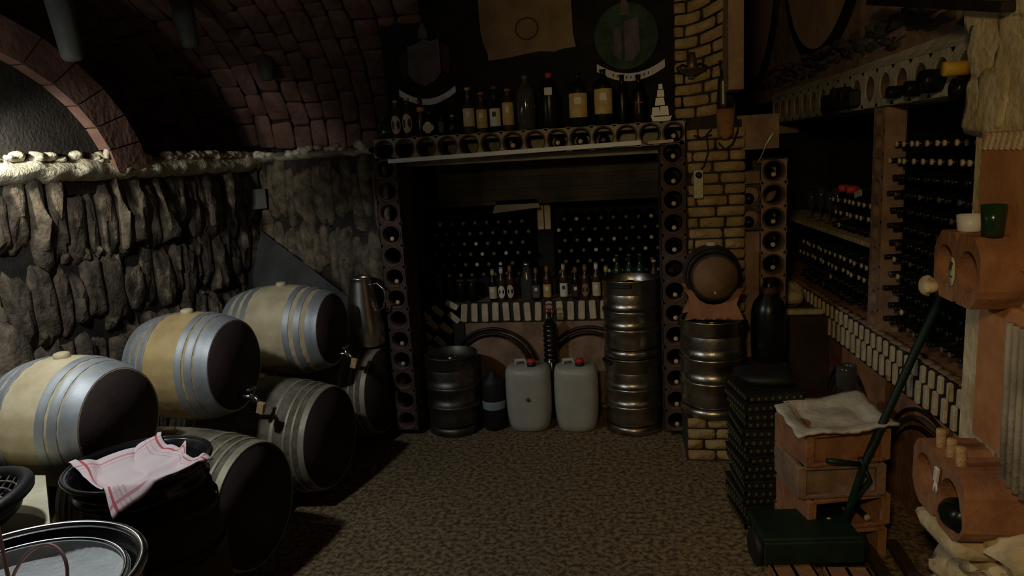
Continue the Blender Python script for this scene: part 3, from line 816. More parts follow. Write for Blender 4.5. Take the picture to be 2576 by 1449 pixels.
std_bottle('liqueur_bottle', (-.815, SY, SZ), .28, .034, .014, 'glass_dark', 'dark bottle with a tall white label and black emblem', lab=('white_label', 'band'), laby=(.13, .52), cap='shield_grey', shoulder=.52)
std_bottle('swing_top_bottle', (-.73, SY, SZ), .26, .036, .015, 'glass_brown', 'brown swing-top bottle with a yellow gold label', lab=('gold', 'band'), laby=(.15, .68), cap='terra', shoulder=.66)
std_bottle('large_bottle', (-.615, SY, SZ), .33, .058, .016, 'glass_clear', 'large clear glass bottle with a grey stopper on the upper shelf', cap='shield_grey', shoulder=.7)
t = std_bottle('tall_bottle', (-.465, SY, SZ), .335, .055, .017, 'glass_dark', 'large black bottle with a red cap and small white tag label', cap='red', shoulder=.72, caph=.08)
MB().box((0, -.0575, .225), (.047, .003, .045)).build('label', 'white_label', t)
std_bottle('magnum_bottle', (-.285, SY, SZ), .33, .062, .018, 'glass_dark', 'black magnum with a yellow picture label, left of two alike', lab=('gold', 'band'), laby=(.17, .61), lw=.72, shoulder=.68)
std_bottle('magnum_bottle', (-.13, SY, SZ), .335, .06, .018, 'glass_dark', 'black magnum with a yellow picture label, right of two alike', lab=('gold', 'band'), laby=(.2, .65), lw=.72, shoulder=.7)
std_bottle('tall_bottle', (-.015, SY + .05, SZ), .3, .038, .014, 'glass_dark', 'plain dark bottle right of the two labelled magnums', shoulder=.6)
t = std_bottle('tall_bottle', (.085, SY + .01, SZ), .29, .042, .014, 'glass_dark', 'dark bottle with an orange T-shaped mark on its side', shoulder=.62)
MB().box((0, -.0435, .09), (.008, .003, .06)).box((0, -.0435, .122), (.045, .003, .007)).build('emblem', 'terra', t)
# sailing ship figure
t = thing('ship_ornament', 'white painted sailing ship ornament at the right end of the shelf', 'ornament', (.215, SY - .05, SZ))
MB().prism([(-.05, .0), (.05, .0), (.065, .03), (.03, .028), (-.035, .028), (-.062, .042)], -.02, .02, TYN).build('hull', 'china', t)
s_ = MB()
for (cx_, z0_, w_, h_) in ((-.03, .035, .05, .05), (.02, .035, .055, .055), (-.005, .095, .06, .045), (0, .145, .045, .04), (.0, .19, .026, .03)):
    s_.prism([(cx_ - w_ / 2, z0_), (cx_ + w_ / 2, z0_), (cx_ + w_ * .4, z0_ + h_), (cx_ - w_ * .4, z0_ + h_)], -.006, .006, TYN)
s_.build('sails', 'china', t)
MB().tube([(0, 0, .02), (0, 0, .245)], .004, 6).tube([(-.05 - .012 * math.sin(k * PI / 8), 0, .03 + .13 * k / 8) for k in range(9)], .003, 5).build('mast', 'iron', t)

# beer bottles standing on the niche counter
CZ = .8
labs = [('paper', 'gold'), ('white_label', 'white_label'), ('paper', 'terra'), ('shield_grey', 'terra'), ('gold', 'terra'), ('white_label', 'gold'), ('shield_red', 'terra'), ('terra_dull', 'terra'), ('paper', 'white_label'), ('terra', 'gold')]
names = ['cream label, first from the left', 'white label, second from the left', 'rounded cream label, third from the left', 'dull grey label, fourth from the left', 'gold label, fifth from the left',
         'white and orange label, sixth from the left', 'dark red label, seventh from the left', 'brown label, eighth from the left', 'bright cream label, ninth from the left', 'brown half label, tenth from the left']
for i, x in enumerate([-.99, -.925, -.86, -.67, -.59, -.47, -.385, -.315, -.235, -.165]):
    std_bottle('beer_bottle', (x, 5.08, CZ), .235 + .012 * (i % 3), .029, .0125, 'glass_brown' if i % 3 else 'glass_dark', 'beer bottle with a %s' % names[i], lab=(labs[i][0], 'oval' if i in (1, 2, 7) else 'band'), laby=(.1, .48), cap=labs[i][1], caph=.17, capr=1.15, group='beer bottles along the niche counter', lw=.9)
for i, x in enumerate([-.085, .0, .075]):
    std_bottle('green_bottle', (x, 5.1, CZ), .31, .034, .013, 'glass_green', 'tall green bottle behind the upper keg, %s of three' % ('left', 'middle', 'right')[i], cap='cap_grey', group='tall green bottles on the niche counter', caph=.03)
std_bottle('red_bottle', (.17, 5.06, CZ), .27, .03, .013, 'glass_brown', 'bottle with a red and cream sleeve beside the niche right wall', lab=('red', 'band'), laby=(.3, .62), cap='cap')
for i, x in enumerate([-1.40, -1.32, -1.235, -1.15]):
    t = thing('dark_jar', 'dark preserving jar on the niche counter, %s from the left' % ORD[i + 1], 'jar', (x, 5.1, CZ), group='dark jars on the niche counter')
    MB().lathe([(.03, 0), (.036, .01), (.036, .13), (.03, .15), (0, .15)], None, 20).build('glass_body', 'glass_dark', t)
    MB().lathe([(.033, .15), (.033, .165), (0, .166)], None, 20).build('lid', 'terra_red', t)
t = thing('glass_lantern', 'narrow glass jar with a shiny lid in front of the rack post', 'jar', (-.74, 5.12, CZ))
MB().lathe([(.045, 0), (.05, .01), (.05, .16), (.032, .2), (.03, .24), (.034, .245), (0, .245)], None, 24).build('glass_body', 'glass_clear', t)
MB().lathe([(.034, .245), (.034, .275), (.01, .28), (0, .28)], None, 20).build('lid', 'steel', t)

# ------------------------------------------------------------------ crests and parchment on the back wall
WY = 4.98
def ribbon(mb, cx_, cz_, w, sag, th, y):
    top, bot = [], []
    n = 18
    for i in range(n + 1):
        u = i / n * 2 - 1
        z = cz_ + sag * u * u * 1.0
        top.append((cx_ + u * w / 2, z + th / 2)); bot.append((cx_ + u * w / 2 * 1.01, z - th / 2))
    poly = top + bot[::-1]
    mb.prism(poly, -y - .0, -y + .014, Matrix.Rotation(PI / 2, 4, 'X'))
RXP = Matrix.Rotation(PI / 2, 4, 'X')   # local (x,y,z) -> (x,-z,y)
t = thing('wall_crest', 'small grey shield crest with a white ribbon, left on the dark wall', 'crest', (0, 0, 0))
MB().prism([(-1.46, 2.62), (-1.40, 2.63), (-1.34, 2.66), (-1.29, 2.64), (-1.235, 2.66), (-1.235, 2.43), (-1.27, 2.39), (-1.35, 2.35), (-1.42, 2.38), (-1.465, 2.43)], -WY, -WY + .03, RXP).build('shield', 'shield_grey', t)
MB().prism([(-1.38, 2.665), (-1.31, 2.665), (-1.32, 2.73), (-1.345, 2.77), (-1.37, 2.73)], -WY, -WY + .025, RXP).build('helmet', 'shield_grey', t)
MB().prism([(-1.23, 2.64), (-1.17, 2.6), (-1.16, 2.5), (-1.19, 2.42), (-1.23, 2.44)], -WY, -WY + .015, RXP).build('mantling', 'shield_red', t)
MB().prism([(-1.47, 2.6), (-1.53, 2.56), (-1.53, 2.46), (-1.5, 2.4), (-1.47, 2.42)], -WY, -WY + .015, RXP).build('mantling', 'shield_red', t)
b = MB(); ribbon(b, -1.345, 2.245, .40, .075, .042, WY)
b.build('ribbon', 'ribbon', t)
t = thing('wall_crest', 'large green crest with a split grey shield and white ribbon, right', 'crest', (0, 0, 0))
cx_, cz_ = .02, 2.53
MB().prism([(cx_ + .205 * math.cos(a * PI / 14), cz_ + .04 + .21 * math.sin(a * PI / 14)) for a in range(28)], -WY, -WY + .02, RXP).build('wreath', 'shield_green', t)
MB().prism([(-.075, 2.52), (-.06, 2.5), (-.06, 2.62), (-.01, 2.63), (-.01, 2.42), (-.06, 2.45)], -WY, -WY + .034, RXP).prism([(.01, 2.66), (.1, 2.68), (.11, 2.47), (.06, 2.41), (.01, 2.41)], -WY, -WY + .034, RXP).build('shield', 'shield_grey', t)
MB().prism([(-.02, 2.70), (.05, 2.70), (.035, 2.78), (.0, 2.82), (-.01, 2.77)], -WY, -WY + .03, RXP).build('helmet', 'shield_grey', t)
b = MB(); ribbon(b, .045, 2.31, .44, .075, .05, WY)
rbn = b.build('ribbon', 'ribbon', t)
b = MB()
for i in range(9):
    u = (i - 4) / 4.2
    b.box((.045 + u * .12, WY - .017, 2.31 + .075 * (u * .12 / .22) ** 2), (.008, .003, .016))
b.build('lettering', 'shield_green', rbn)
t = thing('parchment_board', 'brown parchment board with a round seal between the two crests', 'board', (0, 0, 0))
pp = [(-.95, 2.9), (-.33, 2.86), (-.325, 2.62), (-.31, 2.53), (-.39, 2.525), (-.45, 2.51), (-.55, 2.52), (-.68, 2.505), (-.8, 2.49), (-.9, 2.485), (-.905, 2.53), (-.93, 2.6), (-.945, 2.68)]
MB().prism(pp, -WY, -WY + .02, RXP).build('board', 'parchment', t)
MB().tube([(-.63 + .075 * math.cos(a * PI / 14), WY - .022, 2.67 + .068 * math.sin(a * PI / 14)) for a in range(28)], .006, 6, closed=True).build('seal_ring', 'parchment_ink', t)

# ------------------------------------------------------------------ fittings on the brick pillar
PY = 4.45
t = thing('candle_holder', 'ornate dark metal candle holder on a bracket on the brick pillar', 'candle holder', (.385, PY - .02, 2.235))
MB().lathe([(.0, 0), (.02, .005), (.055, .02), (.078, .035), (.08, .04), (.05, .03), (.02, .02), (0, .02)], Matrix.Translation((0, -.06, 0)), 24).build('dish', 'bronze', t)
MB().lathe([(.02, .02), (.032, .045), (.028, .08), (.018, .1), (.02, .13), (0, .13)], Matrix.Translation((0, -.06, 0)), 16).build('cup', 'bronze', t)
b = MB()
for s in (-1, 1): b.tube([(0, .01, .05), (s * .05, -.03, .07), (s * .085, -.05, .05), (s * .07, -.05, .025)], .006, 6)
b.box((0, 0, .04), (.03, .06, .1)).build('bracket', 'iron', t)
t = thing('wall_lantern', 'black iron wall lantern with clay base at the pillar right side', 'lantern', (.575, PY - .04, 1.87))
MB().lathe([(.02, 0), (.045, .03), (.05, .1), (.052, .17), (.0, .17)], None, 16).build('clay_base', 'terra', t)
MB().lathe([(.045, .17), (.05, .2), (.042, .34), (.03, .36), (0, .37)], None, 8, smooth=False).build('lamp_body', 'iron', t)
MB().box((-.018, -.044, .26), (.012, .01, .13)).build('glass_strip', 'paper', t)
MB().tube([(0, .06, .38), (-.02, .03, .42), (-.03, .0, .44), (-.02, 0, .36)], .008, 6).tube([(.05, 0, .16), (.07, 0, .05), (.04, 0, -.03), (.0, 0, -.06), (-.04, 0, -.02)], .006, 6).build('hanger', 'iron', t)
o = MB().tube([(.5, PY - .01, 1.93), (.47, PY - .015, 1.9), (.48, PY - .02, 1.8), (.455, PY - .015, 1.72), (.425, PY - .03, 1.69)], .005, 6).tube([(.40, PY - .01, 1.9), (.44, PY - .02, 1.885), (.5, PY - .02, 1.9)], .005, 6).build('power_cable', 'black')
tag(o, 'black cable running down the pillar from lantern to socket strip', 'cable')
t = thing('socket_strip', 'ivory three-way socket strip on the bricks under the lantern', 'socket', (.42, PY - .025, 1.54))
MB().box((0, 0, .075), (.055, .03, .17), bevel=.006).build('body', 'socket', t)
for z in (.03, .078):
    MB().lathe([(.019, 0), (.019, .004), (.014, .002), (0, .002)], Matrix.Translation((0, -.014, z)) @ TYN, 14).build('outlet', 'socket', t)
MB().lathe([(.018, 0), (.018, .03), (.008, .04), (0, .04)], Matrix.Translation((0, -.014, .13)) @ TYN, 12).build('plug', 'black', t)
o = MB().box((0, 0, 0), (.13, .05, .16), bevel=.006).build('junction_box', 'shade', loc=(-2.92, 5.38, 1.62), rot=(0, 0, rad(25)))
tag(o, 'small grey box high in the dark left corner', 'box')

# glass demijohn and its stand
t = thing('demijohn', 'dark glass demijohn with a red collar between pillar and side bay', 'demijohn', (.80, 4.28, .56))
MB().lathe([(.07, 0), (.095, .02), (.1, .12), (.1, .3), (.085, .36), (.04, .42), (.032, .45), (.034, .5), (0, .5)], None, 28).build('glass_body', 'glass_dark', t)
MB().lathe([(.045, .41), (.055, .43), (.045, .45), (.033, .45)], None, 20, close=False).build('collar', 'shield_red', t)
o = MB().box((.80, 4.28, .4), (.2, .22, .32), bevel=.01).build('stand', 'dark_wood'); tag(o, 'dark wooden stand under the glass demijohn', 'stand')
o.name = 'bottle_stand'
o.data.transform(Matrix.Translation((0, 0, 0)))
for v in o.data.vertices:
    if v.co.z < .3: v.co.z = .262

# ------------------------------------------------------------------ right wall
RZ = lambda off, y, z: (RW(y, off), y, z)
fr_ = lambda u, v, n: (RW(u, 0) - n, u, v)      # u depth, v height, n towards the room
def quad_wall(y0, y1, z0, z1, off0, off1):
    b = MB()
    P = [RZ(off0, y0, z0), RZ(off0, y1, z0), RZ(off1, y1, z0), RZ(off1, y0, z0)]
    Q = [(p[0], p[1], z1) for p in P]
    b.add(P + Q, [(0, 1, 2, 3), (4, 7, 6, 5), (0, 4, 5, 1), (1, 5, 6, 2), (2, 6, 7, 3), (3, 7, 4, 0)], False)
    return b
wr = struct(quad_wall(2.4, 6.5, 0, .80, 0, .55).build('wall_right_counter', 'terra'))
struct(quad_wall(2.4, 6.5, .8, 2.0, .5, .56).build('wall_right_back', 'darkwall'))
wu = struct(quad_wall(2.3, 10.2, 2.18, 3.9, .05, .3).build('wall_right_upper', 'terra_dull'))
# chequered border of cream bricks on its front, rough lip on top
mb = MB(); md = quad_wall(2.7, 6.45, .59, .80, -.012, 0)
y = 2.72; k = 0
while y < 6.4:
    zc_, hz_ = ((.756, .082) if k % 2 == 0 else (.655, .112))
    mb.box((RW(y, -.016), y, zc_ + rng.uniform(-.004, .004)), (.02, .034, hz_), rot=Euler((rad(rng.uniform(-3, 3)), 0, 0)), bevel=.006)
    y += .0425; k += 1
mb.build('cream_bricks', 'cream_brick', wr)
md.build('border_mortar', 'black', wr)
mb = MB()
y = 2.7
while y < 6.4:
    w = rng.uniform(.05, .13)
    mb.lump(fr_, y + w / 2, .806, -.008, w, .022, .022, rng, .7, 8, 5)
    y += w
mb.build('rough_lip', 'terra_dull', wr)
# arches on the lower right wall
for i, yc in enumerate((3.35, 4.35, 5.3, 6.1)):
    R_ = (.47, .40, .36, .33)[i]
    zc = .05
    b = MB()
    n = 24
    vs = [fr_(yc, zc, .02)] + [fr_(yc + R_ * .86 * math.cos(a * PI / n), zc + R_ * .95 * math.sin(a * PI / n), .02) for a in range(n + 1)]
    vs2 = [fr_(yc + R_ * .86 * math.cos(a * PI / n), zc + R_ * .95 * math.sin(a * PI / n), 0) for a in range(n + 1)]
    fs = [(0, a + 1, a + 2) for a in range(n)] + [(a + 1, n + 2 + a, n + 3 + a, a + 2) for a in range(n)]
    b.add(vs + vs2, fs, False)
    b.build('arch_face', 'terra', wr)
    for q in (.93, 1.03, 1.12):
        MB().tube([fr_(yc + R_ * q * .92 * math.cos(a * PI / n), zc + R_ * q * math.sin(a * PI / n), .012) for a in range(n + 1)], .013 if q < 1.1 else .009, 6).build('arch_ring', 'iron' if q != 1.03 else 'terra_red', wr)
# beam with holes and its rubble top
ang = math.atan(-.0466)
mx_beam = Matrix.Translation((RW(6.3), 6.3, 0)) @ Matrix.Rotation(-PI / 2 + math.atan(.0466), 4, 'Z')
tubes_s = [.09 + .2 * i for i in range(18)]
wbm = struct(holed_strip([(s_, 2.085) for s_ in tubes_s], 'x', .067, (.1, .1), .3, mx_beam, 'trim_12', 'beam_plaster'))
def beam_point(s_, n=0, z=2.085): return tuple(mx_beam @ Vector((s_, -n, z)))
beam_rot = (0, 0, -PI / 2 + math.atan(.0466))
nt_ = len(tubes_s)
for i, s_ in enumerate(reversed(tubes_s)):
    p = beam_point(s_, -.006, 2.085)
    o = clay_tube(p, beam_rot, 'clay tube in the long right-hand beam, %s from its near end' % (ORD[i + 1] if i < 16 else ORD[4 - (nt_ - 1 - i)] + ' before the last,' if False else ORD[min(16, i + 1)]), 'clay tubes in the right beam')
    if i >= 16: o['label'] = 'clay tube in the right-hand beam, %s from its far end' % ORD[nt_ - i]
b = MB(); P = [(RW(2.5, 0), 2.5, 2.184), (RW(6.4, 0), 6.4, 2.184), (RW(6.4, .09), 6.4, 2.27), (RW(2.5, .09), 2.5, 2.33)]
b.add(P + [(RW(2.5, .1), 2.5, 2.184), (RW(6.4, .1), 6.4, 2.184)], [(0, 3, 2, 1), (0, 1, 5, 4), (3, 4, 5, 2)], False)
struct(b.build('trim_17', 'beam_plaster'))
mb = MB()
y = 2.6
while y < 8:
    w = rng.uniform(.1, .28)
    mb.lump(fr_, y + w / 2, 2.31 + rng.uniform(-.02, .02), -.09, w, .08, .05, rng, .6, 12, 8, .12, .5)
    mb.lump(fr_, y + w / 3, 2.38 + rng.uniform(-.02, .02), -.08, w, .09, .06, rng, .6, 12, 8, .12, .5)
    y += w * .8
struct(mb.build('trim_13', 'beam'))
# things in and under the beam
i0 = len(tubes_s) - 1
def beam_obj(k, mbf, name, m, label, cat, z=2.06, n=.03):
    s_ = tubes_s[i0 - k]
    p = beam_point(s_, n, z)
    o = mbf.build(name, m, loc=p, rot=beam_rot)
    return tag(o, label, cat)
mk = lambda r, l_, back=.12: MB().lathe([(0, -l_), (r * .9, -l_), (r, -l_ + .008), (r, back), (0, back)], TY, 20)
t = thing('bottle_in_beam', 'bottle with a brown ring end in the nearest beam tube', 'bottle', beam_point(tubes_s[i0 - 1], .0, 2.075), beam_rot)
MB().lathe([(.0, -.05), (.022, -.05), (.05, -.02), (.052, .1), (0, .1)], TY, 20).build('glass_body', 'glass_brown', t)
MB().lathe([(.0, -.056), (.018, -.056), (.02, -.05), (.0, -.05)], TY, 16).build('cap', 'cap', t)
beam_obj(2, mk(.03, .05), 'wooden_plug', 'yellow', 'bright yellow wooden plug sticking out of a tube in the beam', 'plug', 2.085)
beam_obj(2, MB().lathe([(0, -.01), (.042, -.01), (.045, 0), (.045, .05), (0, .05)], TY, 20), 'dark_bottle', 'glass_dark', 'dark bottle end under the yellow plug', 'bottle', 2.005, .03)
beam_obj(3, mk(.05, .05), 'dark_bottle', 'glass_dark', 'dark bottle end in the beam tube left of the yellow plug', 'bottle', 2.055)
beam_obj(4, mk(.036, .03), 'dark_bottle', 'glass_dark', 'dark bottle end in the beam, second tube left of the yellow plug', 'bottle', 2.04)
beam_obj(5, mk(.03, .03), 'dark_bottle', 'glass_dark', 'dark bottle end in the beam, third tube left of the yellow plug', 'bottle', 2.04)
t = thing('binoculars_case', 'black flat object laid across the beam holes', 'case', beam_point(tubes_s[i0 - 9] + .02, .03, 2.0), beam_rot)
MB().box((0, 0, .05), (.52, .06, .1), bevel=.012).build('body', 'black', t)
MB().lathe([(.045, -.032), (.045, .032), (0, .032)], Matrix.Translation((.09, 0, .08)) @ TY, 14).lathe([(.045, -.032), (.045, .032), (0, .032)], Matrix.Translation((-.04, 0, .085)) @ TY, 14).build('knob', 'black', t)
t.name = 'black_case'
# compartments: post, shelf, bottles
mxp = Matrix.Translation((RW(4.12), 4.12, 0)) @ Matrix.Rotation(-PI / 2 + math.atan(.0466), 4, 'Z')
struct(holed_strip([(.06, .80 + .06 + .118 * i) for i in range(10)], 'z', .042, (.075, .059), .1, mxp, 'trim_14', 'terra_dull'))
for z in (.86, 1.21, 1.33, 1.57, 1.80):
    q = mxp @ Vector((.06, -.002, z + .0))
    pass
rs = random.Random(21)
rotR = beam_rot
def side_rack(y_near, cols, rows, z0, side, start_label, off=.03, per=.0885, pz=.0775):
    for r_ in range(rows):
        for c_ in range(cols - (r_ % 2)):
            y = y_near + .042 + c_ * per + (per / 2 if r_ % 2 else 0)
            z = z0 + .0385 + r_ * pz
            wine_bottle('tan' if (rows - r_ <= 2 or rs.random() < .03) else ('grey' if rs.random() < .15 else 'dark'), (RW(y, off + rs.uniform(-.008, .01)), y, z), rotR,
                        'bottle in the %s, %s row down, %s from the near end' % (side, ORD[rows - r_], ORD[c_ + 1]), 'bottles stacked in the ' + side)
side_rack(2.96, 12, 12, .842, 'near right stack', '', pz=.0828)
side_rack(4.17, 16, 4, .835, 'far right lower stack', '')
struct(quad_wall(4.13, 6.3, 1.235, 1.262, .01, .5).build('trim_15', 'rock'))
side_rack(4.17, 8, 3, 1.265, 'far right shelf stack', '')
# jumble on the far shelf
for i, (y, h, m_) in enumerate([(5.05, .25, 'glass_clear'), (5.2, .22, 'glass_clear'), (5.4, .24, 'glass_clear'), (5.62, .2, 'glass_clear')]):
    t = thing('glass_vase', 'clear stemmed glass on the far side shelf, %s from the camera' % ORD[i + 1], 'glass', (RW(y, .12), y, 1.262), group='clear glasses on the far side shelf')
    MB().lathe([(.03, 0), (.032, .004), (.006, .01), (.006, h * .35), (.03, h * .5), (.036, h * .75), (.032, h), (.030, h), (.034, h * .75), (0, h * .42)], None, 20).build('bowl', m_, t)
    t.name = 'stemmed_glass'
o = MB().lathe([(0, 0), (.02, 0), (.02, .05), (0, .05)], TX, 14).build('red_capsule', 'red')
bpy.data.objects.remove(o)
for i, (y, z, m_, lb) in enumerate([(4.52, 1.535, 'red', 'bottle with a bright red cap lying on the shelf stack, near one'), (4.66, 1.535, 'red', 'bottle with a bright red cap lying on the shelf stack, far one')]):
    t = thing('red_capped_bottle', lb, 'bottle', (RW(y, .02), y, z), rotR)
    MB().lathe([(.0, 0), (.014, 0), (.015, .06), (.037, .13), (.0375, .28), (0, .28)], TY, 14).build('glass_body', 'glass_dark', t)
    MB().lathe([(0, -.02), (.022, -.02), (.024, .02), (.018, .05), (0, .05)], TY, 14).build('cap', 'red', t)
o = MB().box((0, 0, 0), (.11, .004, .035)).build('paper_tag', 'paper', loc=(RW(4.42, .03), 4.42, 1.515), rot=(rad(4), rad(-12), beam_rot[2]))
tag(o, 'cream paper tag lying right of the red caps', 'tag')

# upper cask-end reliefs
for i, (yc, zc, R_) in enumerate(((5.2, 3.28, .86), (7.2, 3.3, .92), (9.15, 3.3, .9))):
    off = -.06
    fu = lambda u, v, n: (RW(u, .05) - n, u, v)
    b = MB(); n = 48
    ring1 = [fu(yc + R_ * math.cos(2 * PI * a / n), zc + R_ * math.sin(2 * PI * a / n), .03) for a in range(n)]
    ring0 = [fu(yc + R_ * math.cos(2 * PI * a / n), zc + R_ * math.sin(2 * PI * a / n), 0) for a in range(n)]
    b.add([fu(yc, zc, .03)] + ring1 + ring0, [(0, a + 1, (a + 1) % n + 1) for a in range(n)] + [(a + 1, n + 1 + a, n + 1 + (a + 1) % n, (a + 1) % n + 1) for a in range(n)], False)
    b.build('cask_end_relief', 'relief', wu)
    for q, w_ in ((1.01, .025), (1.07, .012)):
        MB().tube([fu(yc + R_ * q * math.cos(2 * PI * a / n), zc + R_ * q * math.sin(2 * PI * a / n), .02) for a in range(n)], w_, 6, closed=True).build('relief_ring', 'iron', wu)

# small bits at the far end of the side counter
o = MB().lump(lambda u, v, n: (u, v, n), 0, 0, .075, .17, .22, .075, rng, .6, 12, 8).build('sack', 'rock', loc=(1.09, 5.05, .72)); tag(o, 'lumpy beige sack resting at the far end of the side counter', 'sack')
o = quad_wall(4.72, 5.3, 0, .72, -.32, -.015).build('stone_slab', 'dark_wood'); tag(o, 'dark stone block jutting from the side counter under the beige sack', 'slab')
o = MB().box((1.10, 4.80, .7385), (.26, .06, .035), bevel=.006).build('stone_block', 'cream_brick'); tag(o, 'long narrow cream stone lying in front of the beige sack', 'block')
t = thing('candle_glass', 'cream candle stub beside clear glasses at the side bay', 'candle', (1.0, 4.98, .7205))
MB().lathe([(.02, 0), (.02, .13), (.012, .16), (.018, .2), (0, .22)], None, 12).build('wax', 'paper', t)
t.name = 'candle_stub'

# ------------------------------------------------------------------ near right wall of rough rock
NX = 1.22
fn_ = lambda u, v, n: (NX - n, u, v)
wn = struct(MB().box((NX + .16, 2.05, 1.5), (.32, 1.5, 3.2)).build('wall_right_near', 'rock'))
mb = MB(); rr = random.Random(31)
for (z0, z1) in ((1.84, 2.02), (2.02, 2.2), (2.2, 2.42)):
    u = 1.3
    while u < 2.85:
        w = rr.uniform(.2, .42)
        mb.lump(fn_, min(u + w / 2, 2.74), (z0 + z1) / 2, 0, w * 1.12, (z1 - z0) * 1.2, .014, rr, .3, 20, 8, .04, .3)
        u += w * .93
for (z0, z1) in ((.0, .14), (.14, .27), (.27, .42), (.42, .56)):
    u = 1.4
    while u < 2.72:
        w = rr.uniform(.14, .3)
        mb.lump(fn_, u + w / 2, (z0 + z1) / 2, 0, w, z1 - z0, .07, rr, .5, 16, 8, .08, .3)
        u += w * .93
mb.build('stonework', 'rock', wn)
MB().box((NX - .005, 2.19, 1.615), (.06, .98, .43), bevel=.008).build('brick_panel', 'terra_bright', wn)
b = MB()
for k in range(16):
    b.box((NX - .038, 2.64 - k * .036, 1.80), (.01, .013, .055), rot=Euler((rad(25), 0, 0)))
b.build('grooves', 'cream_brick', wn)
MB().box((NX - .003, 2.12, 1.03), (.06, 1.02, .5), bevel=.008).build('brick_panel', 'terra_bright', wn)
b = MB()
for k in range(4):
    b.tube([(NX - .05, 2.39 - k * .04, 1.24), (NX - .05, 2.37 - k * .04, .72)], .011, 8)
b.build('plaster_bars', 'plaster', wn)

def clay_block(loc, rot, w, h, d, holes, label, m='terra', r=.055):
    """hollow clay block, mouth facing local -y"""
    t = thing('clay_block', label, 'clay block', loc, rot)
    seg = 24
    b = MB()
    ch = .055
    # faceted outline split per hole cell
    xs = [(-w / 2 + w * (i + .5) / holes) for i in range(holes)]
    cw = w / holes / 2
    for i, cx_ in enumerate(xs):
        vs = []
        for k in range(seg):
            a = 2 * PI * k / seg
            c_, s__ = math.cos(a), math.sin(a)
            kx = 1 / max(abs(c_) / cw, abs(s__) / (h / 2))
            px_, pz_ = c_ * kx, s__ * kx
            end = (i == 0 and px_ < 0) or (i == holes - 1 and px_ > 0)
            if end:
                lim = cw + h / 2 - ch
                tot = abs(px_) + abs(pz_)
                if tot > lim: px_, pz_ = px_ * lim / tot, pz_ * lim / tot
            vs.append((cx_ + px_, 0, pz_))
        out_back = [(v[0], d, v[2]) for v in vs]
        inn = [(cx_ + r * math.cos(2 * PI * k / seg), 0, r * math.sin(2 * PI * k / seg)) for k in range(seg)]
        inb = [(p_[0], d, p_[2]) for p_ in inn]
        fs = []
        for k in range(seg):
            j = (k + 1) % seg
            fs += [(k, j, 2 * seg + j, 2 * seg + k), (seg + k, 3 * seg + k, 3 * seg + j, seg + j), (2 * seg + k, 2 * seg + j, 3 * seg + j, 3 * seg + k), (k, seg + k, seg + j, j)]
        b.add(vs + out_back + inn + inb, fs, False)
    b.build('clay_body', m, t)
    return t
RZN = -PI / 2      # mouth looks along -x
t = clay_block((1.06, 2.62, 1.385), (0, 0, RZN), .34, .235, .2, 2, 'two-hole clay block jutting from the near right wall', r=.068)
t.location = (1.075, 2.56, 1.39)
b = thing('round_label', 'oval cream label with dark drawing in the upper clay block', 'label', (1.068, 2.575, 1.375), (0, 0, RZN))
MB().lathe([(0, 0), (.022, 0), (.022, .004), (0, .004)], Matrix.Scale(2.3, 4, (0, 0, 1)) @ TY, 20).build('paper', 'paper', b)
MB().box((.002, -.002, .02), (.012, .003, .03), rot=Euler((0, .4, 0))).box((.004, -.002, -.015), (.02, .003, .004)).build('drawing', 'parchment_ink', b)
b.name = 'oval_label'
o = MB().lump(lambda u, v, n: (u, v, n), 0, 0, 0, .07, .08, .03, rng, .7, 12, 8).build('pebble', 'rock', loc=(1.06, 2.72, 1.30)); tag(o, 'small rounded stone stuck at the left foot of the upper clay block', 'stone')
t = thing('white_cup', 'short white cup standing on the upper clay block', 'cup', (1.13, 2.60, 1.5075))
MB().lathe([(0, 0), (.034, 0), (.038, .004), (.042, .055), (.039, .055), (.035, .01), (0, .01)], None, 28).build('bowl', 'china', t)
t = thing('drinking_glass', 'green-tinted drinking glass beside the white cup', 'glass', (1.13, 2.45, 1.5075))
MB().lathe([(0, 0), (.03, 0), (.036, .1), (.033, .1), (.027, .01), (0, .01)], None, 24).build('bowl', 'glass_green', t)
# lower clay block with corks
clay_block((1.04, 2.53, .62), (0, 0, RZN), .42, .25, .24, 2, 'two-hole clay block low on the near right wall below the corks', r=.075)
o = MB().lump(lambda u, v, n: (u, v, n), 0, 0, 0, .22, .3, .045, rng, .6, 14, 8).build('stone_bracket', 'rock', loc=(1.13, 2.53, .452)); tag(o, 'rough stone bracket carrying the lower clay block', 'bracket')
for i, (y, z, lean) in enumerate(((2.585, .80, 8), (2.50, .79, 12), (2.43, .74 + .045, 5))):
    o = MB().lathe([(.012, -.03), (.0125, -.028), (.013, .02), (.012, .028), (0, .028)], Matrix.Scale(1.25, 4), 14).build('cork', 'cork', loc=(1.07, y, .79 - .012), rot=(rad(lean), rad(-6), 0))
    tag(o, 'wine cork standing on the lower clay block, %s of three' % ('left', 'middle', 'right')[i], 'cork', 'corks on the lower clay block')
t = thing('corkscrew', 'white-handled corkscrew hung over the lower clay block', 'corkscrew', (1.03, 2.50, .66), (0, 0, RZN))
MB().box((0, -.004, .02), (.022, .012, .06), rot=Euler((0, .15, 0)), bevel=.005).build('handle', 'china', t)
MB().tube([(-.004, -.004, -.005), (-.014, -.004, -.03), (-.016, -.004, -.05)], .004, 6).tube([(.0, -.004, -.005), (.008, -.004, -.03), (.006, -.004, -.045)], .004, 6).build('lever', 'china', t)
o = MB().lathe([(0, 0), (.05, 0), (.055, .03), (.05, .09), (.03, .11), (0, .11)], Matrix.Rotation(rad(80), 4, 'X'), 18).build('dark_flask', 'glass_dark', loc=(1.06, 2.44, .575)); tag(o, 'squat dark flask poking from the right hole of the lower block', 'flask')

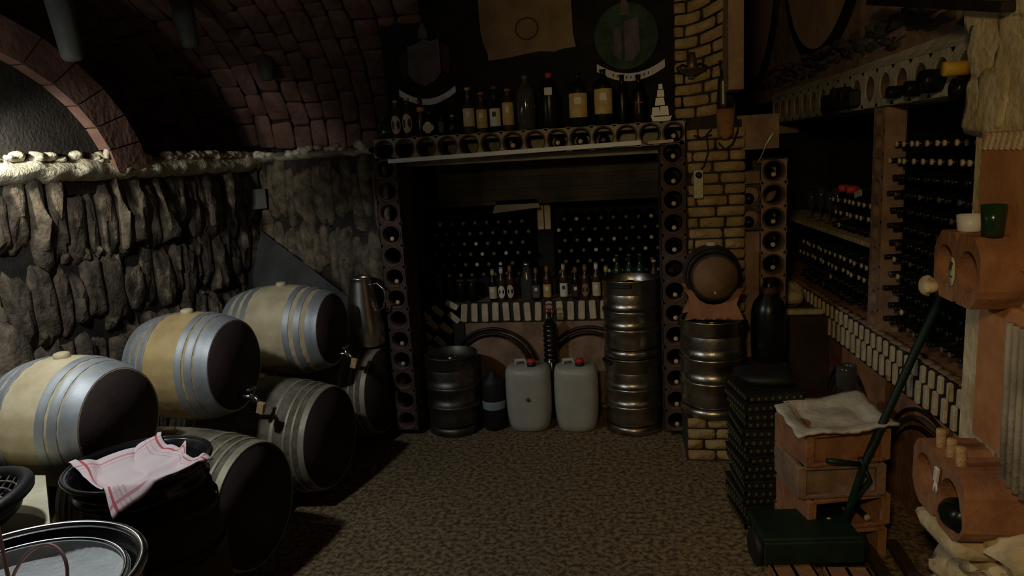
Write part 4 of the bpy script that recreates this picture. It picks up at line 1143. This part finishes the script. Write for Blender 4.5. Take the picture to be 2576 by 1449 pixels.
# ------------------------------------------------------------------ foam tray on its stack of hollow blocks with bottles
sx, sy, srot = .87, 3.21, rad(12)
Rr = Matrix.Rotation(srot, 4, 'Z')
def P2(x, y, z): 
    v = Rr @ Vector((x, y, 0)); return (sx + v.x, sy + v.y, z)
zt = .04
for i in range(4):
    t = thing('hollow_block', 'terracotta hollow block in the pile under the foam tray, %s from the floor' % ORD[i + 1], 'clay block', P2(0, 0, .001 + i * .152), (0, 0, srot + rad((0, 3, -4, 2)[i])), 'hollow blocks under the foam tray')
    dx = (.0, .01, -.01, .0)[i]
    b = MB().box((dx - .17, 0, .075), (.04, .30, .15), bevel=.008).box((dx + .17, 0, .075), (.04, .30, .15), bevel=.008).box((dx, 0, .009), (.34, .30, .018), bevel=.004).box((dx, 0, .141), (.34, .30, .018), bevel=.004)
    if i in (2, 3): b.box((dx, -.11, .075), (.32, .02, .13))
    b.build('clay_body', 'terra' if i != 2 else 'terra_dull', t)
    for k in (0, 1):
        if i < 3:
            v = P2(-.17 - .02, -.06 + .12 * k, 0)
            o = MB().lathe([(0, -.02), (.014, -.02), (.015, .06), (.034, .12), (.034, .2), (0, .2)], TY, 12).build('dark_bottle', 'glass_dark', loc=(v[0] - .012, v[1], .152 * i + .131), rot=(0, 0, srot - PI / 2)) if False else None
    if i in (0, 1):
        for k in range(3):
            v = P2(-.08 + k * .085, -.16, 0)
            o = wine_bottle('tan' if (i + k) % 2 else 'grey', (v[0], v[1], .058 + i * .152), (0, 0, srot), 'bottle lying in the %s block under the foam tray, %s from the left' % (('lowest', 'second')[i], ORD[k + 1]), 'bottles in the blocks under the foam tray')
t = thing('foam_tray', 'warped off-white foam tray lying on the pile of clay blocks', 'tray', P2(-.0, .0, .612), (rad(1), rad(-2), srot))
n_ = 20; vs = []; fs = []
W_, D_ = .43, .40
outl = []
for j in range(n_ + 1):
    for i in range(n_ + 1):
        u, v = i / n_ - .5, j / n_ - .5
        e_ = max(abs(u), abs(v)) * 2
        ex = 1 + .02 * math.sin(i * 2.3 + j) * (e_ > .95)
        z = .03 if e_ > .72 else (.005 if e_ < .62 else .005 + .025 * (e_ - .62) / .1)
        z += .008 * math.sin(u * 9 + 1) * math.cos(v * 7)
        vs.append((u * W_ * ex + .05 * v, v * D_ * ex, z))
for j in range(n_):
    for i in range(n_):
        a = j * (n_ + 1) + i
        fs.append((a, a + 1, a + n_ + 2, a + n_ + 1))
m0 = len(vs); nb = (n_ + 1) ** 2
vs += [(p[0], p[1], p[2] - .012) for p in vs]
fs += [tuple(x + nb for x in reversed(f)) for f in fs[:]]
rim = [i for i in range(n_ + 1)] + [j * (n_ + 1) + n_ for j in range(1, n_ + 1)] + [n_ * (n_ + 1) + i for i in range(n_ - 1, -1, -1)] + [j * (n_ + 1) for j in range(n_ - 1, 0, -1)]
for k in range(len(rim)):
    a, b = rim[k], rim[(k + 1) % len(rim)]
    fs.append((a, a + nb, b + nb, b))
MB().add(vs, fs, True).build('foam_body', 'foam', t)
t = thing('glass_jar', 'cloudy upright glass jar behind the foam tray', 'jar', (1.06, 3.66, .55))
MB().lathe([(0, 0), (.045, 0), (.05, .01), (.05, .15), (.045, .17), (.04, .17), (.044, .145), (.044, .015), (0, .012)], None, 24).build('body', 'glass_clear', t)
o = MB().box((1.06, 3.66, .275), (.18, .2, .55), bevel=.01).build('stone_pedestal', 'dark_wood'); tag(o, 'dark pedestal behind the foam tray carrying the glass jar', 'pedestal')

# pile of perforated black trays left of it
for i in range(16):
    z = .002 + i * .043
    sc = 1.0 - .0035 * i
    jx, jy = .01 * math.sin(i * 1.7), .008 * math.cos(i * 2.1)
    if i == 0:
        t0 = thing('plastic_tray', '', 'tray', (.66, 3.47, 0), (0, 0, rad(8)), 'black trays in the tall pile')
        b = MB()
        for (c_, d_) in (((0, 0, .004), (.27, .30, .008)), ((-.129, 0, .02), (.012, .30, .032)), ((.129, 0, .02), (.012, .30, .032)), ((0, -.144, .02), (.27, .012, .032)), ((0, .144, .02), (.27, .012, .032))):
            b.box(c_, d_, bevel=.003)
        b.box((0, 0, .037), (.28, .31, .006), bevel=.002)
        b.build('tray_body', 'black', t0)
        b = MB()
        for k in range(8):
            b.box((-.115 + k * .033, -.1515, .018), (.011, .004, .013)).box((-.1365, -.126 + k * .036, .018), (.004, .011, .013))
        b.build('lattice', 'slot', t0)
        t = t0
    else:
        t = copy_tree(t0, (0, 0, 0), (0, 0, 0), '')
    t.location = (.63 + jx, 3.47 + jy, z); t.rotation_euler = (0, 0, rad(8 + 3 * math.sin(i)))
    t['label'] = 'flat black tray with olive dots in the tall pile, %s' % ('%s from the floor' % ORD[i + 1] if i < 15 else 'topmost')
o = MB().lump(lambda u, v, n: (u, v, n), 0, 0, .03, .25, .27, .035, rng, .6, 16, 8).build('plastic_sheet', 'black', loc=(.64, 3.50, .694)); tag(o, 'crumpled black plastic sheet lying on the pile of trays', 'sheet')

# green hand truck
t = thing('hand_truck', 'dark green hand truck with a long slanting handle in front of the block pile', 'hand truck', (.74, 2.98, -.03), (0, 0, rad(6)))
MB().box((-.03, .02, .235), (.40, .26, .03), bevel=.008).build('load_plate', 'green_paint', t)
MB().box((-.03, -.115, .19), (.40, .02, .10), bevel=.006).build('front_lip', 'green_paint', t)
for lx in (-.2, .14):
    MB().box((lx, .12, .11), (.03, .03, .22), bevel=.004).build('leg', 'green_paint', t)
MB().tube([(.15, .03, .23), (.24, .06, .5), (.41, .02, 1.0), (.49, -.02, 1.25), (.48, -.04, 1.3)], .017, 10).build('handle', 'green_paint', t)
MB().tube([(.21, .04, .5), (.06, .0, .54)], .012, 8).tube([(.16, .03, .3), (.26, .05, .42), (.22, .06, .52)], .012, 8).build('brace', 'green_paint', t)
for sx_ in (-.2, .24):
    MB().lathe([(.02, -.02), (.075, -.022), (.085, -.012), (.085, .012), (.075, .022), (.02, .02)], Matrix.Translation((sx_, .11, .086)) @ TX, 24).build('wheel', 'black', t)

# loose hollow blocks by the truck
for i, (x_, y_, r_, lb) in enumerate(((.64, 2.80, 6, 'hollow clay block on the floor under the left of the green plate'), (.85, 2.78, 2, 'hollow clay block on the floor under the right of the green plate'))):
    t = thing('hollow_block', lb, 'clay block', (x_, y_, .001), (0, 0, rad(r_)), 'hollow blocks before the hand truck')
    b = MB().box((-.08, 0, .05), (.02, .16, .1), bevel=.005).box((.08, 0, .05), (.02, .16, .1), bevel=.005).box((0, 0, .007), (.16, .16, .014)).box((0, 0, .093), (.18, .16, .014), bevel=.004).box((0, 0, .05), (.014, .16, .1))
    b.build('clay_body', 'terra', t)
for i, (x0_, y0_, x1_, y1_, w_) in enumerate(((1.02, 3.2, 1.02, 2.35, .05), (1.13, 3.2, 1.14, 2.35, .05))):
    o = MB().box((0, 0, .02), (w_, math.hypot(x1_ - x0_, y1_ - y0_), .04), bevel=.005).build('floor_batten', 'dark_wood', loc=((x0_ + x1_) / 2, (y0_ + y1_) / 2, 0), rot=(0, 0, -math.atan2(x1_ - x0_, y0_ - y1_)))
    tag(o, 'dark timber batten on the floor at the right, %s one' % ('inner', 'outer')[i], 'batten', 'battens on the floor')

# ------------------------------------------------------------------ stone table, tub, towel, pot, basket
t = thing('stone_slab', 'cream stone slab at the left edge beside the black tub', 'slab', (0, 0, 0))
MB().prism([(-2.75, 2.16), (-2.14, 2.16), (-1.80, 1.80), (-1.80, 1.1), (-2.75, 1.1)], .735, .785).build('slab_top', 'table', t)
MB().prism([(-2.7, 2.12), (-2.17, 2.12), (-1.85, 1.76), (-1.85, 1.15), (-2.7, 1.15)], 0, .735).build('plinth', 'mortar', t)
for nm, (x_, y_), r_, h_, lb in (('upright_cask', (-1.66, 2.13), .2, .758, 'dark upright cask carrying the black tub'), ('upright_cask', (-1.25, 1.12), .24, .894, 'dark upright cask carrying the steel pot')):
    t = thing(nm, lb, 'cask', (x_, y_, 0))
    MB().lathe([(r_ * .86, 0), (r_ * .96, h_ * .25), (r_, h_ * .5), (r_ * .96, h_ * .75), (r_ * .86, h_), (0, h_)], None, 40).build('staves', 'dark_wood', t)
    for q in (.06, .3, .7, .9):
        k_ = r_ * (1 - .14 * (2 * q - 1) ** 2) + .003
        MB().lathe([(k_, h_ * q), (k_ + .003, h_ * q), (k_ + .003, h_ * q + .03), (k_, h_ * q + .03)], None, 40, close=False).build('hoop', 'iron', t)
t = thing('black_tub', 'round black enamel tub with a rolled rim on the stone table', 'tub', (-1.70, 2.10, .76))
MB().lathe([(0, 0), (.17, 0), (.2, .012), (.222, .04), (.21, .05), (.212, .075), (.228, .09), (.236, .1), (.236, .108), (.226, .112), (.215, .105), (.2, .085), (.19, .03), (0, .02)], None, 64).build('body', 'enamel', t)
MB().tube([(.233 * math.cos(a * PI / 32), .233 * math.sin(a * PI / 32), .108) for a in range(64)], .007, 8, closed=True).build('rim', 'enamel', t)
# towel
t = thing('tea_towel', 'pinkish white tea towel with red stripes draped over the black tub', 'towel', (0, 0, 0))
n1, n2 = 44, 32
corners = [Vector((-1.93, 2.05, 0)), Vector((-1.56, 1.80, 0)), Vector((-1.44, 2.12, 0)), Vector((-1.78, 2.32, 0))]   # left, near, right, far
cT = Vector((-1.70, 2.10, 0))
me_v, me_f, uvs = [], [], []
for j in range(n2 + 1):
    for i in range(n1 + 1):
        u, v = i / n1, j / n2     # u from left/near edge to right/far edge ; v from far to near
        a = corners[0].lerp(corners[1], v); b_ = corners[3].lerp(corners[2], v)
        p = a.lerp(b_, u)
        wob = .012 * math.sin(v * 11 + u * 3) * (.3 + u) + .01 * math.sin(u * 14 + v * 4)
        r_ = (p - cT).length
        if r_ < .225:
            z = .872 - .045 * (1 - (r_ / .225) ** 2)
        else:
            z = .881 - max(0, r_ - .24) * .75
        f = .007 * math.sin((u * 1.7 - v * 1.1) * 5.0 + 1.0) + .004 * math.sin((u + v * 1.6) * 8) + .02 * math.exp(-((v - .75 + .4 * (u - .3)) ** 2) * 90)
        if u > .8: f += .014 * (u - .8) / .2 * math.sin(v * 16)
        k_ = min(1, max(.0, (.25 - r_) / .1 + .25))
        z += abs(f) * (.6 + .4 * k_) + .004
        me_v.append((p.x + wob * .7, p.y + wob, z)); uvs.append((u, v))
for j in range(n2):
    for i in range(n1):
        a = j * (n1 + 1) + i
        me_f.append((a, a + 1, a + n1 + 2, a + n1 + 1))
o = MB().add(me_v, me_f, True).build('cloth', 'towel', t)
uvl = o.data.uv_layers.new(name='UVMap')
for lp in o.data.loops: uvl.data[lp.index].uv = uvs[lp.vertex_index]
sd = o.modifiers.new('thickness', 'SOLIDIFY'); sd.thickness = .003; sd.offset = 1
# big steel pot with lid content
t = thing('steel_pot', 'wide shiny steel pot with a rolled rim in the bottom left corner', 'pot', (-1.33, 1.30, .76))
t.location = (-1.56, 1.33, .761)
PX, PYY = -1.25, 1.12
t.location = (PX, PYY, .895)
MB().lathe([(0, 0), (.24, 0), (.245, .01), (.248, .13), (.252, .15), (.245, .155), (.236, .15), (.232, .106), (.0, .104)], None, 72).build('body', 'enamel', t)
MB().tube([(.25 * math.cos(a * PI / 36), .25 * math.sin(a * PI / 36), .155) for a in range(72)], .010, 10, closed=True).build('rim', 'chrome', t)
t = thing('paper_filter', 'round white paper disc lying inside the steel pot', 'paper', (PX, PYY, 1.003))
MB().lathe([(0, .002), (.19, .004), (.205, .02), (.222, .026), (.222, .022), (.2, .012), (.19, 0), (0, 0)], None, 60).build('disc', 'gauze', t)
MB().tube([(.214 * math.cos(a * PI / 30), .214 * math.sin(a * PI / 30), .03) for a in range(60)], .006, 8, closed=True).build('ring', 'chrome', t)
t = thing('cord_handle', 'looped reddish cords tied to a pale knot over the pot', 'cord', (PX + .03, PYY + .03, 1.013))
MB().lump(lambda u, v, n: (u, v, n), .04, -.05, .02, .12, .07, .025, rng, .7, 12, 8).build('knot', 'foam', t)
b = MB()
b.tube([(-.05 + .075 * (1 - math.cos(PI * k / 16)), .05 * math.sin(PI * k / 16) - .03 * k / 16, .02 + .075 * math.sin(PI * k / 16)) for k in range(17)], .0035, 8)
b.tube([(-.05 - .10 * k / 12, .0 + .09 * (k / 12), .02 + .19 * (k / 12) ** 1.3) for k in range(13)], .004, 8)
b.build('loop', 'cord', t)
# dark basket
t = thing('wire_basket', 'dark round wicker basket at the left edge behind the steel pot', 'basket', (-2.04, 1.73, .79), (rad(6), rad(-6), 0))
MB().tube([(.2 * math.cos(a * PI / 24), .2 * math.sin(a * PI / 24), .10) for a in range(48)], .022, 10, closed=True).build('rim', 'wicker_black', t)
b = MB()
for k in range(30):
    a = 2 * PI * k / 30
    b.tube([(.19 * math.cos(a), .19 * math.sin(a), .1), (.16 * math.cos(a + .25), .16 * math.sin(a + .25), .05), (.08 * math.cos(a + .6), .08 * math.sin(a + .6), .015), (.02 * math.cos(a + .9), .02 * math.sin(a + .9), .01)], .0035, 5)
for r_ in (.17, .15, .125, .1, .07, .04):
    b.tube([(r_ * math.cos(a * PI / 16), r_ * math.sin(a * PI / 16), .012 + (r_ / .19) ** 2 * .075) for a in range(32)], .0035, 5, closed=True)
b.build('weave', 'wicker', t, (0, 0, .014))
MB().lathe([(0, 0), (.1, 0), (.17, .04), (.2, .1), (.195, .1), (.165, .036), (.1, -.004), (0, -.004)], None, 32).build('bowl', 'wicker_black', t)
# pale rock at the left edge
o = MB().lump(lambda u, v, n: (u, v, n), 0, 0, 0, .26, .3, .2, rng, .75, 18, 10).build('boulder', 'stone', loc=(-2.84, 2.72, 1.0)); tag(o, 'rounded pale boulder set in the wall at the left edge', 'boulder')
# hanging grey shades under the vault
for i, (x_, y_, z_, zt_) in enumerate(((-2.66, 3.28, 2.42, 3.17), (-2.68, 4.34, 2.62, 3.03), (-2.63, 5.22, 2.5, 2.66))):
    t = thing('hanging_shade', 'dusty grey tapered shade hanging under the vault, %s' % ('nearest and largest', 'middle one of three', 'farthest one above the dark corner')[i], 'lamp shade', (x_, y_, z_), group='grey shades under the vault')
    h = max(.18, zt_ - z_ - .04) if i else .6
    hh = min(h, .34 if i else .6)
    MB().lathe([(0, 0), (.035, .004), (.05, .02), (.062, hh * .5), (.07, hh), (.03, hh + .02), (0, hh + .02)], Matrix.Rotation(rad(-6), 4, 'Y'), 24).build('shade', 'shade', t)
    MB().tube([(0, 0, hh), (0, 0, zt_ - z_ + .05)], .006, 6).build('hanger', 'iron', t)

o = MB().box((0, 0, 0), (.07, 1.35, .035), bevel=.006).build('iron_bar', 'iron', loc=(1.20, 3.22, 2.345), rot=(rad(11.5), 0, 0))
tag(o, 'dark iron bar slanting across the upper right corner', 'bar')
t = thing('clay_pot', 'dark terracotta pot wedged above the beam near the rock wall', 'pot', (1.27, 2.93, 2.187))
MB().lathe([(0, 0), (.035, 0), (.06, .10), (.064, .12), (.056, .12), (.03, .02), (0, .02)], None, 24).build('clay_body', 'terra', t)
t = thing('terra_spout', 'bright curved hook of plaster rising from the lit ledge', 'hook', (-2.96, 3.78, 1.96))
b = MB()
b.tube([(0, 0, 0), (.0, .02, .05), (.01, .05, .09), (.01, .03, .13), (0, 0, .15)], [.018, .016, .013, .010, .005], 8)
b.build('hook_body', 'ledge', t)
t.name = 'plaster_hook'

o = MB().tube([(.855, 4.475, 1.89), (.835, 4.47, 1.86), (.81, 4.465, 1.82), (.79, 4.46, 1.77), (.765, 4.455, 1.72)], [.006, .007, .003, .002, .002], 6).build('white_wire', 'white_label')
tag(o, 'thin white wire curling from the lintel right of the brick pillar', 'wire')
